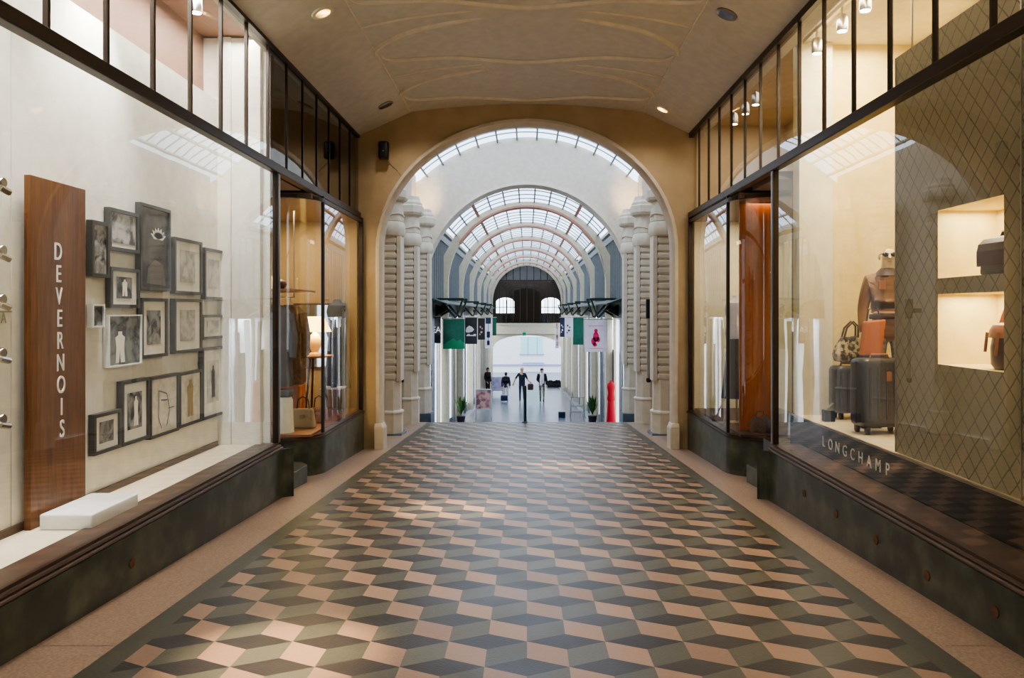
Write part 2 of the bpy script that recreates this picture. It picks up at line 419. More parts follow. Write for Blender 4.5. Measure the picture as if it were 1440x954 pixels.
# ------------------------------------------------------------------ ceiling of the passage
def zc(x):
    x = abs(x)
    return 4.86 + .13*(1 - (x/1.9)**2) if x <= 1.9 else 4.86 - (x - 1.9) * (.38/.83)
xs = [-2.85, -2.3, -1.9] + [-1.9 + 3.8*i/20 for i in range(1, 20)] + [1.9, 2.3, 2.85]
ce = MB()
ce.add([(x, -3.0, zc(x)) for x in xs] + [(x, 12.9, zc(x)) for x in xs] + [(x, -3.0, zc(x)+.12) for x in xs] + [(x, 12.9, zc(x)+.12) for x in xs],
       [(i, i+1, len(xs)+i+1, len(xs)+i) for i in range(len(xs)-1)] + [(2*len(xs)+i, 3*len(xs)+i, 3*len(xs)+i+1, 2*len(xs)+i+1) for i in range(len(xs)-1)])
struct('ceiling', ce, 'ceil')
rl = MB()
def relief(pts, r=.034):
    # dense smooth curve on the vault
    n = len(pts); out = []
    for i in range(n-1):
        p0, p1, p2, p3 = pts[max(i-1,0)], pts[i], pts[i+1], pts[min(i+2,n-1)]
        for k in range(6):
            t = k/6; f = lambda a: .5*((2*p1[a]) + (-p0[a]+p2[a])*t + (2*p0[a]-5*p1[a]+4*p2[a]-p3[a])*t*t + (-p0[a]+3*p1[a]-3*p2[a]+p3[a])*t**3)
            out.append((f(0), f(1)))
    out.append(pts[-1]); k = len(out)
    rl.tube([(x, y, zc(x) - .004) for x, y in out], [r * min(1, .25 + 4*min(i, k-1-i)/k) for i in range(k)], 6)
for yc in (12.5, 10.6, 8.7, 6.8, 4.9):
    half = [(-1.86,yc-.62),(-1.8,yc-.46),(-1.6,yc-.38),(-1.0,yc-.30),(-.45,yc-.1),(0,yc)]
    relief(half + [(-x, y) for x, y in half[-2::-1]])
    for s in (-1, 1):
        relief([(s*1.93,yc-.66),(s*1.82,yc-.95),(s*1.45,yc-1.3),(s*1.0,yc-1.48),(s*.5,yc-1.6)])
        relief([(s*1.9,yc-1.62),(s*1.5,yc-1.72),(s*1.1,yc-1.78),(s*.6,yc-1.82)], .018)
for s in (-1, 1): rl.tube([(s*1.9, -2.9, 4.86), (s*1.9, 12.7, 4.86)], .012, 6)
struct('trim_4', rl, 'relief', True)
b = MB(); b.box(-2.9, 2.9, -3.2, -3.0, -.3, 5.2); struct('wall_rear', b, 'tan')

# ------------------------------------------------------------------ shop fronts, both sides
XG = {-1: -2.76, 1: 2.68}; XP = {-1: -2.67, 1: 2.59}
MULL = [12.82 - .64*k for k in range(23)]
for s in (-1, 1):
    side = 'left' if s < 0 else 'right'
    xg, xp = XG[s], XP[s]; yend = 8.62 if s < 0 else 8.46; zs = .09 if s < 0 else .10
    # stone plinth of the large shop window
    pb = MB(); prof = []
    ang = [i/6 for i in range(7)]
    pts = [(s*3.0, -2.9), (xp, -2.9), (xp, yend - .1)] + [(xp - s*(.1 - .1*cos(a*pi/2)), yend - .1 + .1*sin(a*pi/2)) for a in ang[1:]] + [(s*3.0, yend)]
    pb.add([(x, y, floor_z(y) - .02) for x, y in pts] + [(x, y, zs) for x, y in pts],
           [tuple(range(len(pts), 2*len(pts)))] + [(i, (i+1) % len(pts), len(pts)+(i+1) % len(pts), len(pts)+i) for i in range(len(pts))])
    struct('baseboard_%s' % side, pb, 'marble')
    mb = MB()
    for dx, z0, z1 in ((.015, zs, zs+.02), (.035, zs+.02, zs+.045), (.06, zs+.045, zs+.065)):
        mb.box(xp + s*dx, s*2.95, -2.9, yend - dx*.5, z0, z1)
    for dx, z0 in ((.02, zs+.01), (.045, zs+.033)):
        mb.tube([(xp + s*dx, -2.9, z0), (xp + s*dx, yend-.02, z0)], .014, 8)
    struct('trim_%d' % (5 if s < 0 else 6), mb, 'bronze')
    # rust-brown plugs in the stone
    # window frame: bars and panes
    w = empty('window_%d' % (1 if s < 0 else 2), (xg, 5, zs + .06), 'structure')
    MB().box(xg - s*.045, xg + s*.05, -2.9, 12.8, 3.12, 3.215).build('transom_bar', 'bar', w, bevel=.008)
    MB().box(xg - s*.03, xg + s*.06, -2.9, 12.8, 4.44, 4.52).build('head_bar', 'bar', w)
    mo = MB().box(xg - s*.012, xg + s*.02, MULL[0]-.013, MULL[0]+.013, 3.22, 4.46).build('mullion', 'bar', w)
    for y in MULL[1:14]:
        c = mo.copy(); COL.objects.link(c); c.parent = w; c.location.y = y - MULL[0]
    MB().box(xg - s*.03, xg + s*.03, yend-.04, yend+.01, zs+.06, 3.12).build('jamb_post', 'bar', w)
    MB().box(xg - s*.025, xg + s*.02, yend+.012, yend+.05, zs+.06, 3.12).build('steel_post', 'steel', w)
    MB().quad((xg, -2.9, zs+.06), (xg, yend-.04, zs+.06), (xg, yend-.04, 3.12), (xg, -2.9, 3.12)).build('pane', 'glass', w)
    for i, y in enumerate(MULL[1:14]):
        g = 'darkglass' if (s < 0 and y > 8.3) else 'glass'
        MB().quad((xg, y+.018, 3.22), (xg, y+.622, 3.22), (xg, y+.622, 4.45), (xg, y+.018, 4.45)).build('pane', g, w)
    # corner shop window with a curved end
    x1 = s*2.70 if s < 0 else s*2.66
    path = [(x1, 12.76), (x1, 10.35)]
    for i in range(1, 11):
        a = i/10*pi/2; path.append((x1 + s*.55*(1-cos(a)), 10.35 - .5*sin(a)))
    path.append((s*3.95, 9.83))
    def off(d):
        out = []
        for i, p in enumerate(path):
            a, c = path[max(i-1,0)], path[min(i+1,len(path)-1)]
            t = Vector((c[0]-a[0], c[1]-a[1])).normalized(); nrm = Vector((t.y, -t.x))
            if i < 3 and nrm.x * s > 0: nrm = -nrm
            if i >= 3 and nrm.y > 0: nrm = -nrm
            out.append((p[0] + nrm.x*d, p[1] + nrm.y*d))
        return out
    def ring(mb_, d, z0, z1, fl_=False):
        o = off(d) + [(s*3.98, 12.76)]
        n_ = len(o)
        mb_.add([(x, y, floor_z(y) - .02 if fl_ else z0) for x, y in o] + [(x, y, z1) for x, y in o], [tuple(range(n_, 2*n_)), tuple(range(n_))[::-1]] + [(i, (i+1) % n_, n_+(i+1) % n_, n_+i) for i in range(n_)])
    pb = MB(); ring(pb, .04, 0, -.05, True)
    struct('baseboard_%s_corner' % side, pb, 'marble', True)
    mb = MB(); ring(mb, .055, -.05, -.025); ring(mb, .03, -.025, 0.0)
    struct('trim_%d' % (7 if s < 0 else 8), mb, 'bronze' if s < 0 else 'bar', True)
    w2 = empty('window_%d' % (3 if s < 0 else 4), (x1, 11.3, 0), 'structure')
    pp = off(0)
    MB().strip([(x, y, 0.0) for x, y in pp], [(x, y, 3.1) for x, y in pp]).build('pane', 'glass', w2, True)
    MB().box(x1-.02, x1+.02, 10.33, 10.37, 0, 3.12).build('mullion', 'bar', w2)
    MB().box(x1-.03, x1+.03, 12.70, 12.76, 0, 3.12).build('jamb_post', 'bar', w2)
    hb = MB(); o1, o2 = off(.025), off(-.025)
    hb.strip([(x, y, 3.04) for x, y in o1], [(x, y, 3.09) for x, y in o1]); hb.strip([(x, y, 3.04) for x, y in o1], [(x, y, 3.04) for x, y in o2])
    hb.build('head_bar', 'bar', w2)
    # step, soffit and glass door of the recess
    b = MB(); zf = floor_z(9.2)
    pts = [(s*2.72, yend+.02), (s*2.68, 9.55), (s*2.80, 9.72), (s*3.9, 9.72), (s*3.9, yend+.02)]
    b.prism([(x, y, zf-.1) for x, y in pts], (0, 0, .30)); b.prism([(x + s*.30 if abs(x) < 3.5 else x, y, zf+.2) for x, y in pts], (0,0,.15))
    struct('trim_%d' % (9 if s < 0 else 10), b, 'marble', bevel=.01)
    yr = yend + .06 if s < 0 else 8.98
    b = MB(); b.box(s*2.84, s*3.98, yr, 9.84, 3.12, 3.2); struct('ceiling_recess_%s' % side, b, 'brown')
    d = empty('door_%d' % (1 if s < 0 else 2), (s*3.9, 9.25, zf+.35), 'structure')
    fr = MB(); xd = s*3.9
    fr.box(xd-.03, xd+.03, yr+.04, yr+.12, zf+.35, 3.1); fr.box(xd-.03, xd+.03, 9.70, 9.78, zf+.35, 3.1); fr.box(xd-.03, xd+.03, yr+.12, 9.70, 2.2, 2.28); fr.box(xd-.03, xd+.03, yr+.12, 9.70, zf+.35, zf+.5)
    fr.build('door_frame', 'bar', d)
    MB().quad((xd, yr+.12, zf+.5), (xd, 9.7, zf+.5), (xd, 9.7, 3.1), (xd, yr+.12, 3.1)).build('pane', 'darkglass', d)
    MB().tube([(xd - s*.03, 9.55, .3), (xd - s*.09, 9.55, .32), (xd - s*.09, 9.55, .9), (xd - s*.03, 9.55, .92)], .012).build('handle', 'steel', d)

# ------------------------------------------------------------------ left shop display (white, framed pictures)
b = MB(); b.box(-3.5, -2.74, -2.9, 8.58, -.2, .14); struct('floor_left_display', b, 'displayfloor')
b = MB()
b.box(-3.55, -3.38, 5.13, 8.62, .14, 3.9); b.box(-3.55, -3.38, -2.9, 5.12, .14, 3.9)
b.m(1).box(-3.65, -3.55, -2.9, 8.72, .14, 4.75)
b.m(0).box(-3.55, -2.82, 8.585, 8.615, .14, 4.6)
b.box(-3.02, -2.90, 8.50, 8.585, .14, 4.6); b.box(-3.38, -3.24, 8.545, 8.585, .14, 4.6)
struct('wall_left', b, ['offwhite', 'taupe'])
b = MB(); b.box(-3.65, -2.80, -2.9, 8.62, 4.62, 4.7); struct('ceiling_left_display', b, 'taupe')
b = MB(); b.box(-3.38, -3.355, -2.9, 8.5, .14, .19); struct('baseboard_left_display', b, 'bronze')
# picture frames
FX = -3.375
def yx(px): return -FX * F / (VX - px)
frames = [ # xl, xr, top, bottom, style, label
 (121,146,309,389,'photo','narrow grey photograph in charcoal frame, half hidden behind the wooden sign board, upper left'),
 (146,188,291,351,'land','landscape photograph in charcoal frame with white lower strip, left of the tall dark picture'),
 (190,233,284,408,'lotus','tall dark picture of a pale water flower, largest of the framed pictures'),
 (239,278,333,413,'mat','pale matted picture in charcoal frame, right of the tall flower picture, topmost of its column'),
 (282,310,348,421,'mat','slim matted picture in charcoal frame, top right corner of the picture wall'),
 (148,189,375,433,'dmat','small matted dark photograph directly under the landscape photograph'),
 (192,229,419,505,'dmat','upright matted dark photograph directly under the tall flower picture'),
 (239,278,420,498,'mat','pale matted picture in charcoal frame, second from top of its column, above the grey gap'),
 (279,310,443,478,'mat','smallest framed picture, wide and low, second from top at the right end'),
 (145,192,443,518,'acr','frameless dark photograph with clear bright acrylic edges'),
 (122,139,428,461,'acr','tiny bright acrylic block picture beside the wooden sign board'),
 (124,163,584,642,'dmat','small matted photograph at lower left of the bottom row, beside the sign board'),
 (164,203,537,629,'dmat','matted photograph of a pale standing figure, second from left in bottom row'),
 (204,245,531,619,'sketch','framed sketch of a coat on white paper, third from left in bottom row'),
 (246,278,525,603,'sketch','framed pencil figure sketch on white paper, fourth from left in bottom row'),
 (279,310,490,592,'sketchm','tall framed sketch at the right end of the bottom row, reaching highest')]
for i, (xl, xr, t, bt, sty, lab) in enumerate(frames):
    ya, yb = yx(xl), yx(xr); zt_, zb_ = PZ(t, ya), PZ(bt, ya); cy = (ya+yb)/2
    r = thing('picture_frame', (FX, cy, zb_), lab, 'framed picture', 'framed pictures on the left shop wall')
    fw = .028 if sty != 'acr' else .012; dp = .05
    fb = MB()
    for a in ((ya, yb, zb_, zb_+fw), (ya, yb, zt_-fw, zt_), (ya, ya+fw, zb_+fw, zt_-fw), (yb-fw, yb, zb_+fw, zt_-fw)):
        fb.box(FX, FX+dp, a[0], a[1], a[2], a[3])
    fb.build('frame', 'acryl' if sty == 'acr' else 'frame', r)
    x = FX + .03
    def rect(y0, y1, z0, z1, dx=0): return MB().quad((x+dx, y0, z0), (x+dx, y1, z0), (x+dx, y1, z1), (x+dx, y0, z1))
    ia, ib, ja, jb = ya+fw, yb-fw, zb_+fw, zt_-fw
    wv, hv = ib-ia, jb-ja
    if sty in ('mat', 'dmat', 'sketchm', 'land'):
        rect(ia, ib, ja, jb).build('mount', 'matb', r)
        my, mz = .2*wv, .17*hv
        if sty == 'land': my, mz = .03*wv, .12*hv
        pa = (ia+my, ib-my, ja+mz*1.1, jb-(mz if sty != 'land' else .02*hv))
    else: pa = (ia, ib, ja, jb)
    pal = {'photo': (C(40,40,42), C(170,168,164)), 'land': (C(60,58,58), C(190,188,184)), 'lotus': (C(58,58,58), C(96,96,96)), 'mat': (C(150,148,142), C(206,202,194)),
           'dmat': (C(44,44,46), C(150,148,144)), 'acr': (C(30,32,32), C(130,132,130)), 'sketch': (C(206,200,184), C(226,220,204)), 'sketchm': (C(180,178,170), C(216,212,200))}[sty]
    pm = picture('print_%02d' % i, i, pal[0], pal[1], 9 if sty != 'lotus' else 4)
    ph = MB(); ph.quad(*[(x+.004, a, c) for a, c in ((pa[0],pa[2]),(pa[1],pa[2]),(pa[1],pa[3]),(pa[0],pa[3]))])
    mats = [pm, 'matb', 'coat2']
    def U(u, v): return (x + .007, pa[0] + u*(pa[1]-pa[0]), pa[2] + v*(pa[3]-pa[2]))
    def fan(pts, k): ph.m(k).poly([U(*p) for p in pts]); ph.m(0)
    def fig(cx, top, bot, wd_, k):
        h = top - bot
        fan([(cx-wd_*.2, top-.02*h), (cx+wd_*.2, top-.02*h), (cx+wd_*.22, top-.13*h), (cx+wd_*.5, top-.2*h), (cx+wd_*.42, top-.5*h), (cx+wd_*.5, bot), (cx+.05*wd_, bot), (cx, top-.6*h), (cx-.1*wd_, bot), (cx-wd_*.45, bot), (cx-wd_*.4, top-.5*h), (cx-wd_*.5, top-.2*h), (cx-wd_*.2, top-.13*h)], k)
    if sty == 'lotus':
        for a in range(-3, 4):
            t = a*.42; c0 = (.62, .62); tip = (.62 + .3*sin(t), .64 + .14*cos(t)); sd = (.07*cos(t), -.035*sin(t))
            fan([c0, (c0[0]*.5+tip[0]*.5 + sd[0], c0[1]*.5+tip[1]*.5 + sd[1]), tip, (c0[0]*.5+tip[0]*.5 - sd[0], c0[1]*.5+tip[1]*.5 - sd[1])], 1)
        fan([(.2,.05),(.9,.03),(.8,.3),(.5,.36),(.25,.25)], 2)
    if i == 12: fig(.55, .9, .08, .3, 1)
    if i == 13:
        def ln(a, c, wl=.012): 
            d_ = Vector((c[0]-a[0], c[1]-a[1])); q_ = Vector((-d_.y, d_.x)).normalized()*wl
            fan([(a[0]+q_.x, a[1]+q_.y), (a[0]-q_.x, a[1]-q_.y), (c[0]-q_.x, c[1]-q_.y), (c[0]+q_.x, c[1]+q_.y)], 2)
        for a, c in (((.3,.78),(.28,.3)),((.3,.78),(.6,.7)),((.6,.7),(.72,.4)),((.72,.4),(.6,.1)),((.28,.3),(.4,.08)),((.38,.6),(.62,.58)),((.66,.42),(.9,.42))): ln(a, c)
    if i in (14, 15): 
        mats[2] = 'suitgrey' if i == 15 else 'beige'; fig(.5, .9, .12, .3, 2)
    if i in (5, 9): fig(.35, .7, .05, .3, 1) if i == 9 else fig(.5, .9, .1, .35, 1)
    ph.build('print', mats, r)
# wooden sign board with vertical lettering
r = thing('sign_board', (-3.3, 5.52, .14), 'tall dark oak board with white vertical lettering, standing in the left shop window', 'sign')
MB().box(-3.345, -3.30, 5.20, 5.85, .14, 2.51).build('board', 'signwood', r, bevel=.004)
word = 'DEVERNOIS'
ycen = -3.3*F/(84-VX)
for i, ch in enumerate(word):
    z = PZ(355.5 + i*31.2, ycen)
    tb = MB(); put_text(tb, ch, .175, (-3.297, ycen + (i-4)*.006, z), (0,1,0), (0,0,1), .72, .003, .0)
    tb.build('letter', 'letter', r)
# chrome stand-off fixings on the white panel
for i, py in enumerate((257, 352, 421, 497, 590)):
    Yf = 3.35*F/(VX+16); z = PZ(py, Yf)
    lab = ['topmost chrome fixing on the white panel at the left edge', 'chrome fixing on the white panel, second from the top, left edge', 'middle chrome fixing, just above the dark panel joint at the left edge', 'chrome fixing on the white panel, second from the bottom, left edge', 'lowest chrome fixing on the white panel at the left edge'][i]
    r = thing('panel_fixing', (-3.38, Yf, z), lab, 'fixing', 'chrome fixings on the white panel')
    MB().lathe((-3.378, Yf, z), [(.03,0),(.03,.012),(.018,.014),(.018,.05),(.034,.055),(.036,.06),(.036,.115),(.03,.125)], 16, axis='X').build('stud', 'chrome', r, True)
    MB().tube([(-3.27, Yf-.02, z-.03), (-3.27, Yf+.07, z-.05)], [.022,.022]).build('swivel_arm', 'chrome', r, True)
b = MB(); b.box(-3.38, -3.37, 3.9, 5.12, PZ(438, 5.1)-.008, PZ(438, 5.1)+.004)
put_text(b, 'A', .1, (-3.368, 3.35*F/(VX-9), PZ(448, 5.03)), (0,1,0), (0,0,1), .8, .002)
tag(b.build('panel_strip', 'steel'), 'thin grey strip with a faint letter A across the white panel', 'strip')
# white acrylic slab on the display floor
r = MB().rbox((-3.075, 5.525, .14), .35, .63, .104, .012).build('display_block', 'acryl', None, True)
tag(r, 'low white acrylic block lying in front of the oak sign board', 'display block')
# spotlight in the left display
def spot_head(loc, label, group, top=4.60):
    x, y, z = loc
    r = thing('track_spotlight', (x, y, z), label, 'spotlight', group)
    MB().lathe((x, y, z), [(.05,0),(.055,.02),(.055,.12),(.04,.16),(.02,.17)], 14).build('can', 'steel', r, True)
    MB().tube([(x,y,z+.16),(x,y,top)], .012).build('stem', 'steel', r)
    MB().lathe((x, y, z-.004), [(.045,0),(.045,.003)], 14).build('lens', 'lamp_white', r)
    return r
spot_head((-3.1, 7.33, 4.40), 'bright white spotlight behind the upper left window lights', None)

# ------------------------------------------------------------------ left corner shop interior
b = MB()
b.box(-4.3, -4.15, 9.86, 12.86, -.02, 3.15); b.box(-4.2, -2.76, 12.70, 12.78, -.02, 3.15)
b.m(1).box(-4.2, -2.76, 10.0, 12.72, 3.05, 3.12)
b.m(2).box(-4.3, -2.9, 8.70, 12.75, 4.7, 4.8); b.box(-4.3, -4.2, 8.7, 12.75, 3.15, 4.8); b.box(-4.3, -2.82, 8.66, 8.72, 3.22, 4.7); b.box(-4.3, -2.80, 12.72, 12.79, 3.2, 4.7); b.box(-4.2, -2.86, 8.70, 12.75, 3.2, 3.24)
struct('wall_left_corner', b, ['olive', 'brown', 'darkroom'])
b = MB(); b.box(-4.1, -2.75, 9.95, 12.68, -.0, .03)
struct('floor_left_corner', b, 'tanbag')
# ------------------------------------------------------------------ right shop interior
b = MB(); b.box(2.98, 4.4, -2.9, 8.8, -.2, .445); struct('floor_right_platform', b, 'displayfloor')
b = MB(); b.box(2.72, 2.978, -2.9, 9.0, -.2, .14); struct('floor_right_sill', b, 'blackgloss')
r = thing('fascia_panel', (2.975, 3, .15), 'long black lacquered panel with silver lettering below the right display', 'panel')
MB().box(2.962, 2.978, -2.8, 8.8, .142, .44).build('panel', 'blackgloss', r)
MB().box(2.955, 2.985, -2.8, 8.8, .44, .452).build('top_trim', 'steel', r)
word = 'LONGCHAMP'
for i, ch in enumerate(word):
    tb = MB(); put_text(tb, ch, .15, (2.959, 7.80 - i*(7.80-6.42)/8, .295), (0,-1,0), (0,0,1), .95, .002, .0)
    tb.build('letter', 'silver', r)
b = MB(); b.box(3.03, 4.5, 8.8, 8.9, .445, 4.6); b.box(4.4, 4.5, -2.9, 8.85, .445, 4.6); b.m(1).box(3.03, 3.40, 8.70, 8.8, .445, 4.6)
struct('wall_right', b, ['yellow', 'cream'])
b = MB(); b.box(2.75, 4.5, -2.9, 8.85, 4.6, 4.7); struct('ceiling_right_display', b, 'cream')
# splayed return glass
w = empty('window_5', (2.7, 8.6, .15), 'structure')
MB().quad((2.69, 8.50, .15), (3.05, 8.92, .15), (3.05, 8.92, 3.1), (2.69, 8.5, 3.1)).build('pane', 'glass', w)
MB().box(3.03, 3.08, 8.9, 8.95, .1, 3.12).build('jamb_post', 'bar', w)
# lattice panels with niches
def lattice_panel(x, ya, yb, za, zb, holes, label):
    r = thing('lattice_screen', (x, (ya+yb)/2, za), label, 'display panel', 'lattice printed display panels')
    b = MB(); ys = sorted({ya, yb} | {h[0] for h in holes} | {h[1] for h in holes}); zs_ = sorted({za, zb} | {h[2] for h in holes} | {h[3] for h in holes})
    for a, c in zip(ys, ys[1:]):
        for e, g in zip(zs_, zs_[1:]):
            if any(h[0] <= a and c <= h[1] and h[2] <= e and g <= h[3] for h in holes): continue
            b.quad((x,a,e), (x,c,e), (x,c,g), (x,a,g)); b.quad((x+.02,a,e), (x+.02,c,e), (x+.02,c,g), (x+.02,a,g))
    b.quad((x,yb,za),(x+.02,yb,za),(x+.02,yb,zb),(x,yb,zb)); b.quad((x,ya,za),(x+.02,ya,za),(x+.02,ya,zb),(x,ya,zb))
    b.build('printed_sheet', 'lattice', r)
    MB().box(x-.004, x+.026, yb-.0, yb+.012, za, zb).build('edge_profile', 'steel', r)
    for y in (ya+.3, yb-.25): MB().tube([(x+.01,y,zb),(x+.01,y,4.6)], .008).build('hanging_rod', 'steel', r)
    for h in holes:
        n_ = MB(); d = .43
        for q_ in ([(h[0],h[2]),(h[1],h[2])], [(h[1],h[2]),(h[1],h[3])], [(h[1],h[3]),(h[0],h[3])], [(h[0],h[3]),(h[0],h[2])]):
            (a0,b0),(a1,b1) = q_
            n_.quad((x,a0,b0),(x,a1,b1),(x+d,a1,b1),(x+d,a0,b0))
        n_.quad((x+d,h[0],h[2]),(x+d,h[1],h[2]),(x+d,h[1],h[3]),(x+d,h[0],h[3]))
        n_.build('niche', 'yellow', r)
        light('niche_lamp', 'AREA', (x+.2, (h[0]+h[1])/2, h[3]-.015), 5.5, (1,.9,.66), (0,0,0), shape='RECTANGLE', size=.35, size_y=.7)
    return r
lattice_panel(3.0, 4.74, 6.36, .455, 3.66, [(4.92,5.71,1.84,2.335),(4.92,5.71,1.215,1.725)], 'olive lattice printed panel with two lit niches in the right window')
lattice_panel(2.985, .4, 4.715, .455, 3.66, [], 'plain olive lattice printed panel at the right edge of the photo')
# niche bags
r = thing('handbag', (3.2, 5.13, 1.842), 'dark brown satchel with a flap in the upper lit niche', 'bag')
b = MB(); b.prism([(3.06,4.95,1.842),(3.06,5.30,1.842),(3.06,5.28,2.05),(3.06,4.97,2.05)], (.24,0,0)); b.build('body', 'suit', r, bevel=.02)
b = MB(); b.prism([(3.048,5.308,1.90),(3.046,5.306,2.00),(3.056,5.30,2.05),(3.085,5.29,2.085),(3.14,5.285,2.10),(3.26,5.285,2.10),(3.30,5.29,2.07),(3.302,5.30,2.045),(3.06,5.30,2.045),(3.058,5.30,1.90)], (0,-.36,0)); b.build('flap', 'darkbrown', r, bevel=.008)
MB().tube([(3.18,5.24,2.10),(3.18,5.22,2.13),(3.18,5.05,2.13),(3.18,5.03,2.10)], .012).build('handle', 'darkbrown', r, True)
MB().box(3.054,3.062,4.99,5.26,1.87,1.92).build('front_pocket', 'suit', r, bevel=.004)
r = thing('handbag', (3.2, 5.22, 1.217), 'brown leather shoulder bag with tall strap in the lower lit niche', 'bag')
b = MB(); b.lathe((3.2,5.12,1.217), [(.15,0),(.175,.03),(.18,.14),(.165,.22),(.14,.26)], 16, (.75,.95)); b.build('body', 'darkbrown', r, True)
b = MB(); b.lathe((3.2,5.12,1.425), [(.19,0),(.185,.05),(.16,.085),(.1,.1)], 16, (.76,.95)); b.build('flap', 'tanbag', r, True)
b = MB(); b.tube([(3.2,5.29,1.45),(3.2,5.24,1.56),(3.2,5.17,1.67),(3.2,5.09,1.67),(3.2,5.03,1.56),(3.2,4.98,1.45)], .024); b.build('strap', 'tanbag', r, True)
for y, q in ((5.2,1.33),(5.08,1.31)): MB().tube([(3.06,y,1.46),(3.045,y,q)], .01).build('tassel', 'tanbag', r)
# suitcases
def suitcase(x, y, z, w_, d_, h_, label, rot):
    r = thing('suitcase', (x, y, z), label, 'suitcase', 'dark wheeled suitcases'); zz = z + .07
    MB().rbox((x,y,zz), w_, d_, h_, .05, 4).build('shell', 'suit', r, True)
    b = MB()
    for k in range(5):
        xx = x - w_*.36 + k*w_*.18; b.rbox((xx, y-d_/2, zz+.08), .03, .016, h_-.16, .006)
    b.build('ribs', 'suit', r, True)
    MB().box(x-w_/2-.003, x+w_/2+.003, y-.008, y+.008, zz+.03, zz+h_-.03).build('zip_seam', 'darkbrown', r)
    MB().tube([(x-.09,y,zz+h_-.005),(x-.08,y,zz+h_+.03),(x+.08,y,zz+h_+.03),(x+.09,y,zz+h_-.005)], .014).build('handle', 'tanbag', r, True)
    MB().box(x-.02, x+.03, y-d_/2-.02, y-d_/2-.014, zz+h_*.68, zz+h_*.82).build('luggage_tag', 'tanbag', r)
    MB().box(x+.06, x+.16, y-d_/2-.014, y-d_/2-.006, zz+h_*.82, zz+h_*.93).build('name_plate', 'blackgloss', r, bevel=.003)
    for sx in (-1,1):
        for sy in (-1,1):
            cx, cy = x+sx*(w_/2-.06), y+sy*(d_/2-.05)
            wl = MB(); wl.lathe((cx-.012, cy, z+.033), [(.02,-.004),(.033,0),(.033,.024),(.02,.028)], 14, axis='X'); wl.box(cx-.02, cx+.02, cy-.018, cy+.018, z+.045, zz+.01)
            wl.build('wheel', 'black', r, True)
    r.rotation_euler.z = rot
    return r
suitcase(3.34, 7.42, .445, .46, .28, .64, 'large dark hard shell suitcase in front, beside the lattice panel', .12)
suitcase(3.46, 8.42, .445, .36, .24, .50, 'smaller dark suitcase behind, with the snake print tote on top', .1)
# snake tote on the small suitcase
zb = .445+.07+.50+.005
r = thing('tote_bag', (3.45, 8.42, zb+.03), 'snake print tote with two long looped handles on the smaller suitcase', 'bag')
b = MB(); x0, y0 = 3.45, 8.42
b.add([(x0-.13,y0-.06,zb+.04),(x0+.13,y0-.06,zb+.04),(x0+.13,y0+.06,zb+.04),(x0-.13,y0+.06,zb+.04),(x0-.15,y0-.07,zb+.12),(x0+.15,y0-.07,zb+.12),(x0+.15,y0+.07,zb+.12),(x0-.15,y0+.07,zb+.12),(x0-.09,y0-.03,zb+.30),(x0+.11,y0-.03,zb+.32),(x0+.11,y0+.03,zb+.32),(x0-.09,y0+.03,zb+.30)],
      [(3,2,1,0),(0,1,5,4),(1,2,6,5),(2,3,7,6),(3,0,4,7),(4,5,9,8),(5,6,10,9),(6,7,11,10),(7,4,8,11),(8,9,10,11)])
b.build('body', 'snake', r, bevel=.02)
for dy in (-.035, .035):
    MB().tube([(x0-.05,y0+dy,zb+.29),(x0-.02,y0+dy,zb+.40),(x0+.05,y0+dy,zb+.47),(x0+.1,y0+dy,zb+.42),(x0+.1,y0+dy,zb+.30)], .011).build('handle', 'darkbrown', r, True)
r = thing('display_box', (3.15, 8.2, .445), 'small black block on the platform beside the smaller suitcase', 'box')
MB().rbox((3.16, 8.2, .447), .11, .1, .12, .008).build('block', 'black', r)
MB().prism([(3.13,8.17,.568),(3.20,8.17,.568),(3.21,8.17,.64)], (0,.06,0)).build('angled_card', 'camo', r)

# ------------------------------------------------------------------ figures
def evaluated(o):
    bpy.context.view_layer.update(); dg = bpy.context.evaluated_depsgraph_get(); e = o.evaluated_get(dg); me = e.to_mesh()
    vs = [v.co.copy() for v in me.vertices]; fs = [tuple(p.vertices) for p in me.polygons]; e.to_mesh_clear(); return vs, fs
def skin(verts, edges, root=0, sub=1):
    me = bpy.data.meshes.new('skin_tmp'); me.from_pydata([v[0] for v in verts], edges, []); o = bpy.data.objects.new('skin_tmp', me); COL.objects.link(o)
    smod = o.modifiers.new('s', 'SKIN'); smod.use_smooth_shade = True
    sv = me.skin_vertices[0].data
    for i, v in enumerate(verts):
        r = v[1]; sv[i].radius = (r, r) if not isinstance(r, tuple) else r
    sv[root].use_root = True
    m2 = o.modifiers.new('u', 'SUBSURF'); m2.levels = sub; m2.render_levels = sub
    res = evaluated(o); bpy.data.objects.remove(o); bpy.data.meshes.remove(me); return res
BASE = {'pel': (0,0,.95), 'wai': (0,0,1.10), 'che': (0,-.01,1.30), 'upc': (0,0,1.42), 'nec': (0,.005,1.51), 'hb': (0,-.015,1.575), 'hm': (0,-.015,1.66), 'ht': (0,-.005,1.745),
        'chin': (0,-.065,1.575),
        'shL': (-.175,0,1.43), 'elL': (-.235,.02,1.15), 'wrL': (-.24,-.04,.90), 'haL': (-.24,-.055,.83), 'shR': (.175,0,1.43), 'elR': (.235,.02,1.15), 'wrR': (.24,-.04,.90), 'haR': (.24,-.055,.83),
        'hiL': (-.09,0,.90), 'knL': (-.10,-.01,.50), 'anL': (-.10,.02,.09), 'toL': (-.11,-.15,.035), 'hiR': (.09,0,.90), 'knR': (.10,-.01,.50), 'anR': (.10,.02,.09), 'toR': (.11,-.15,.035)}
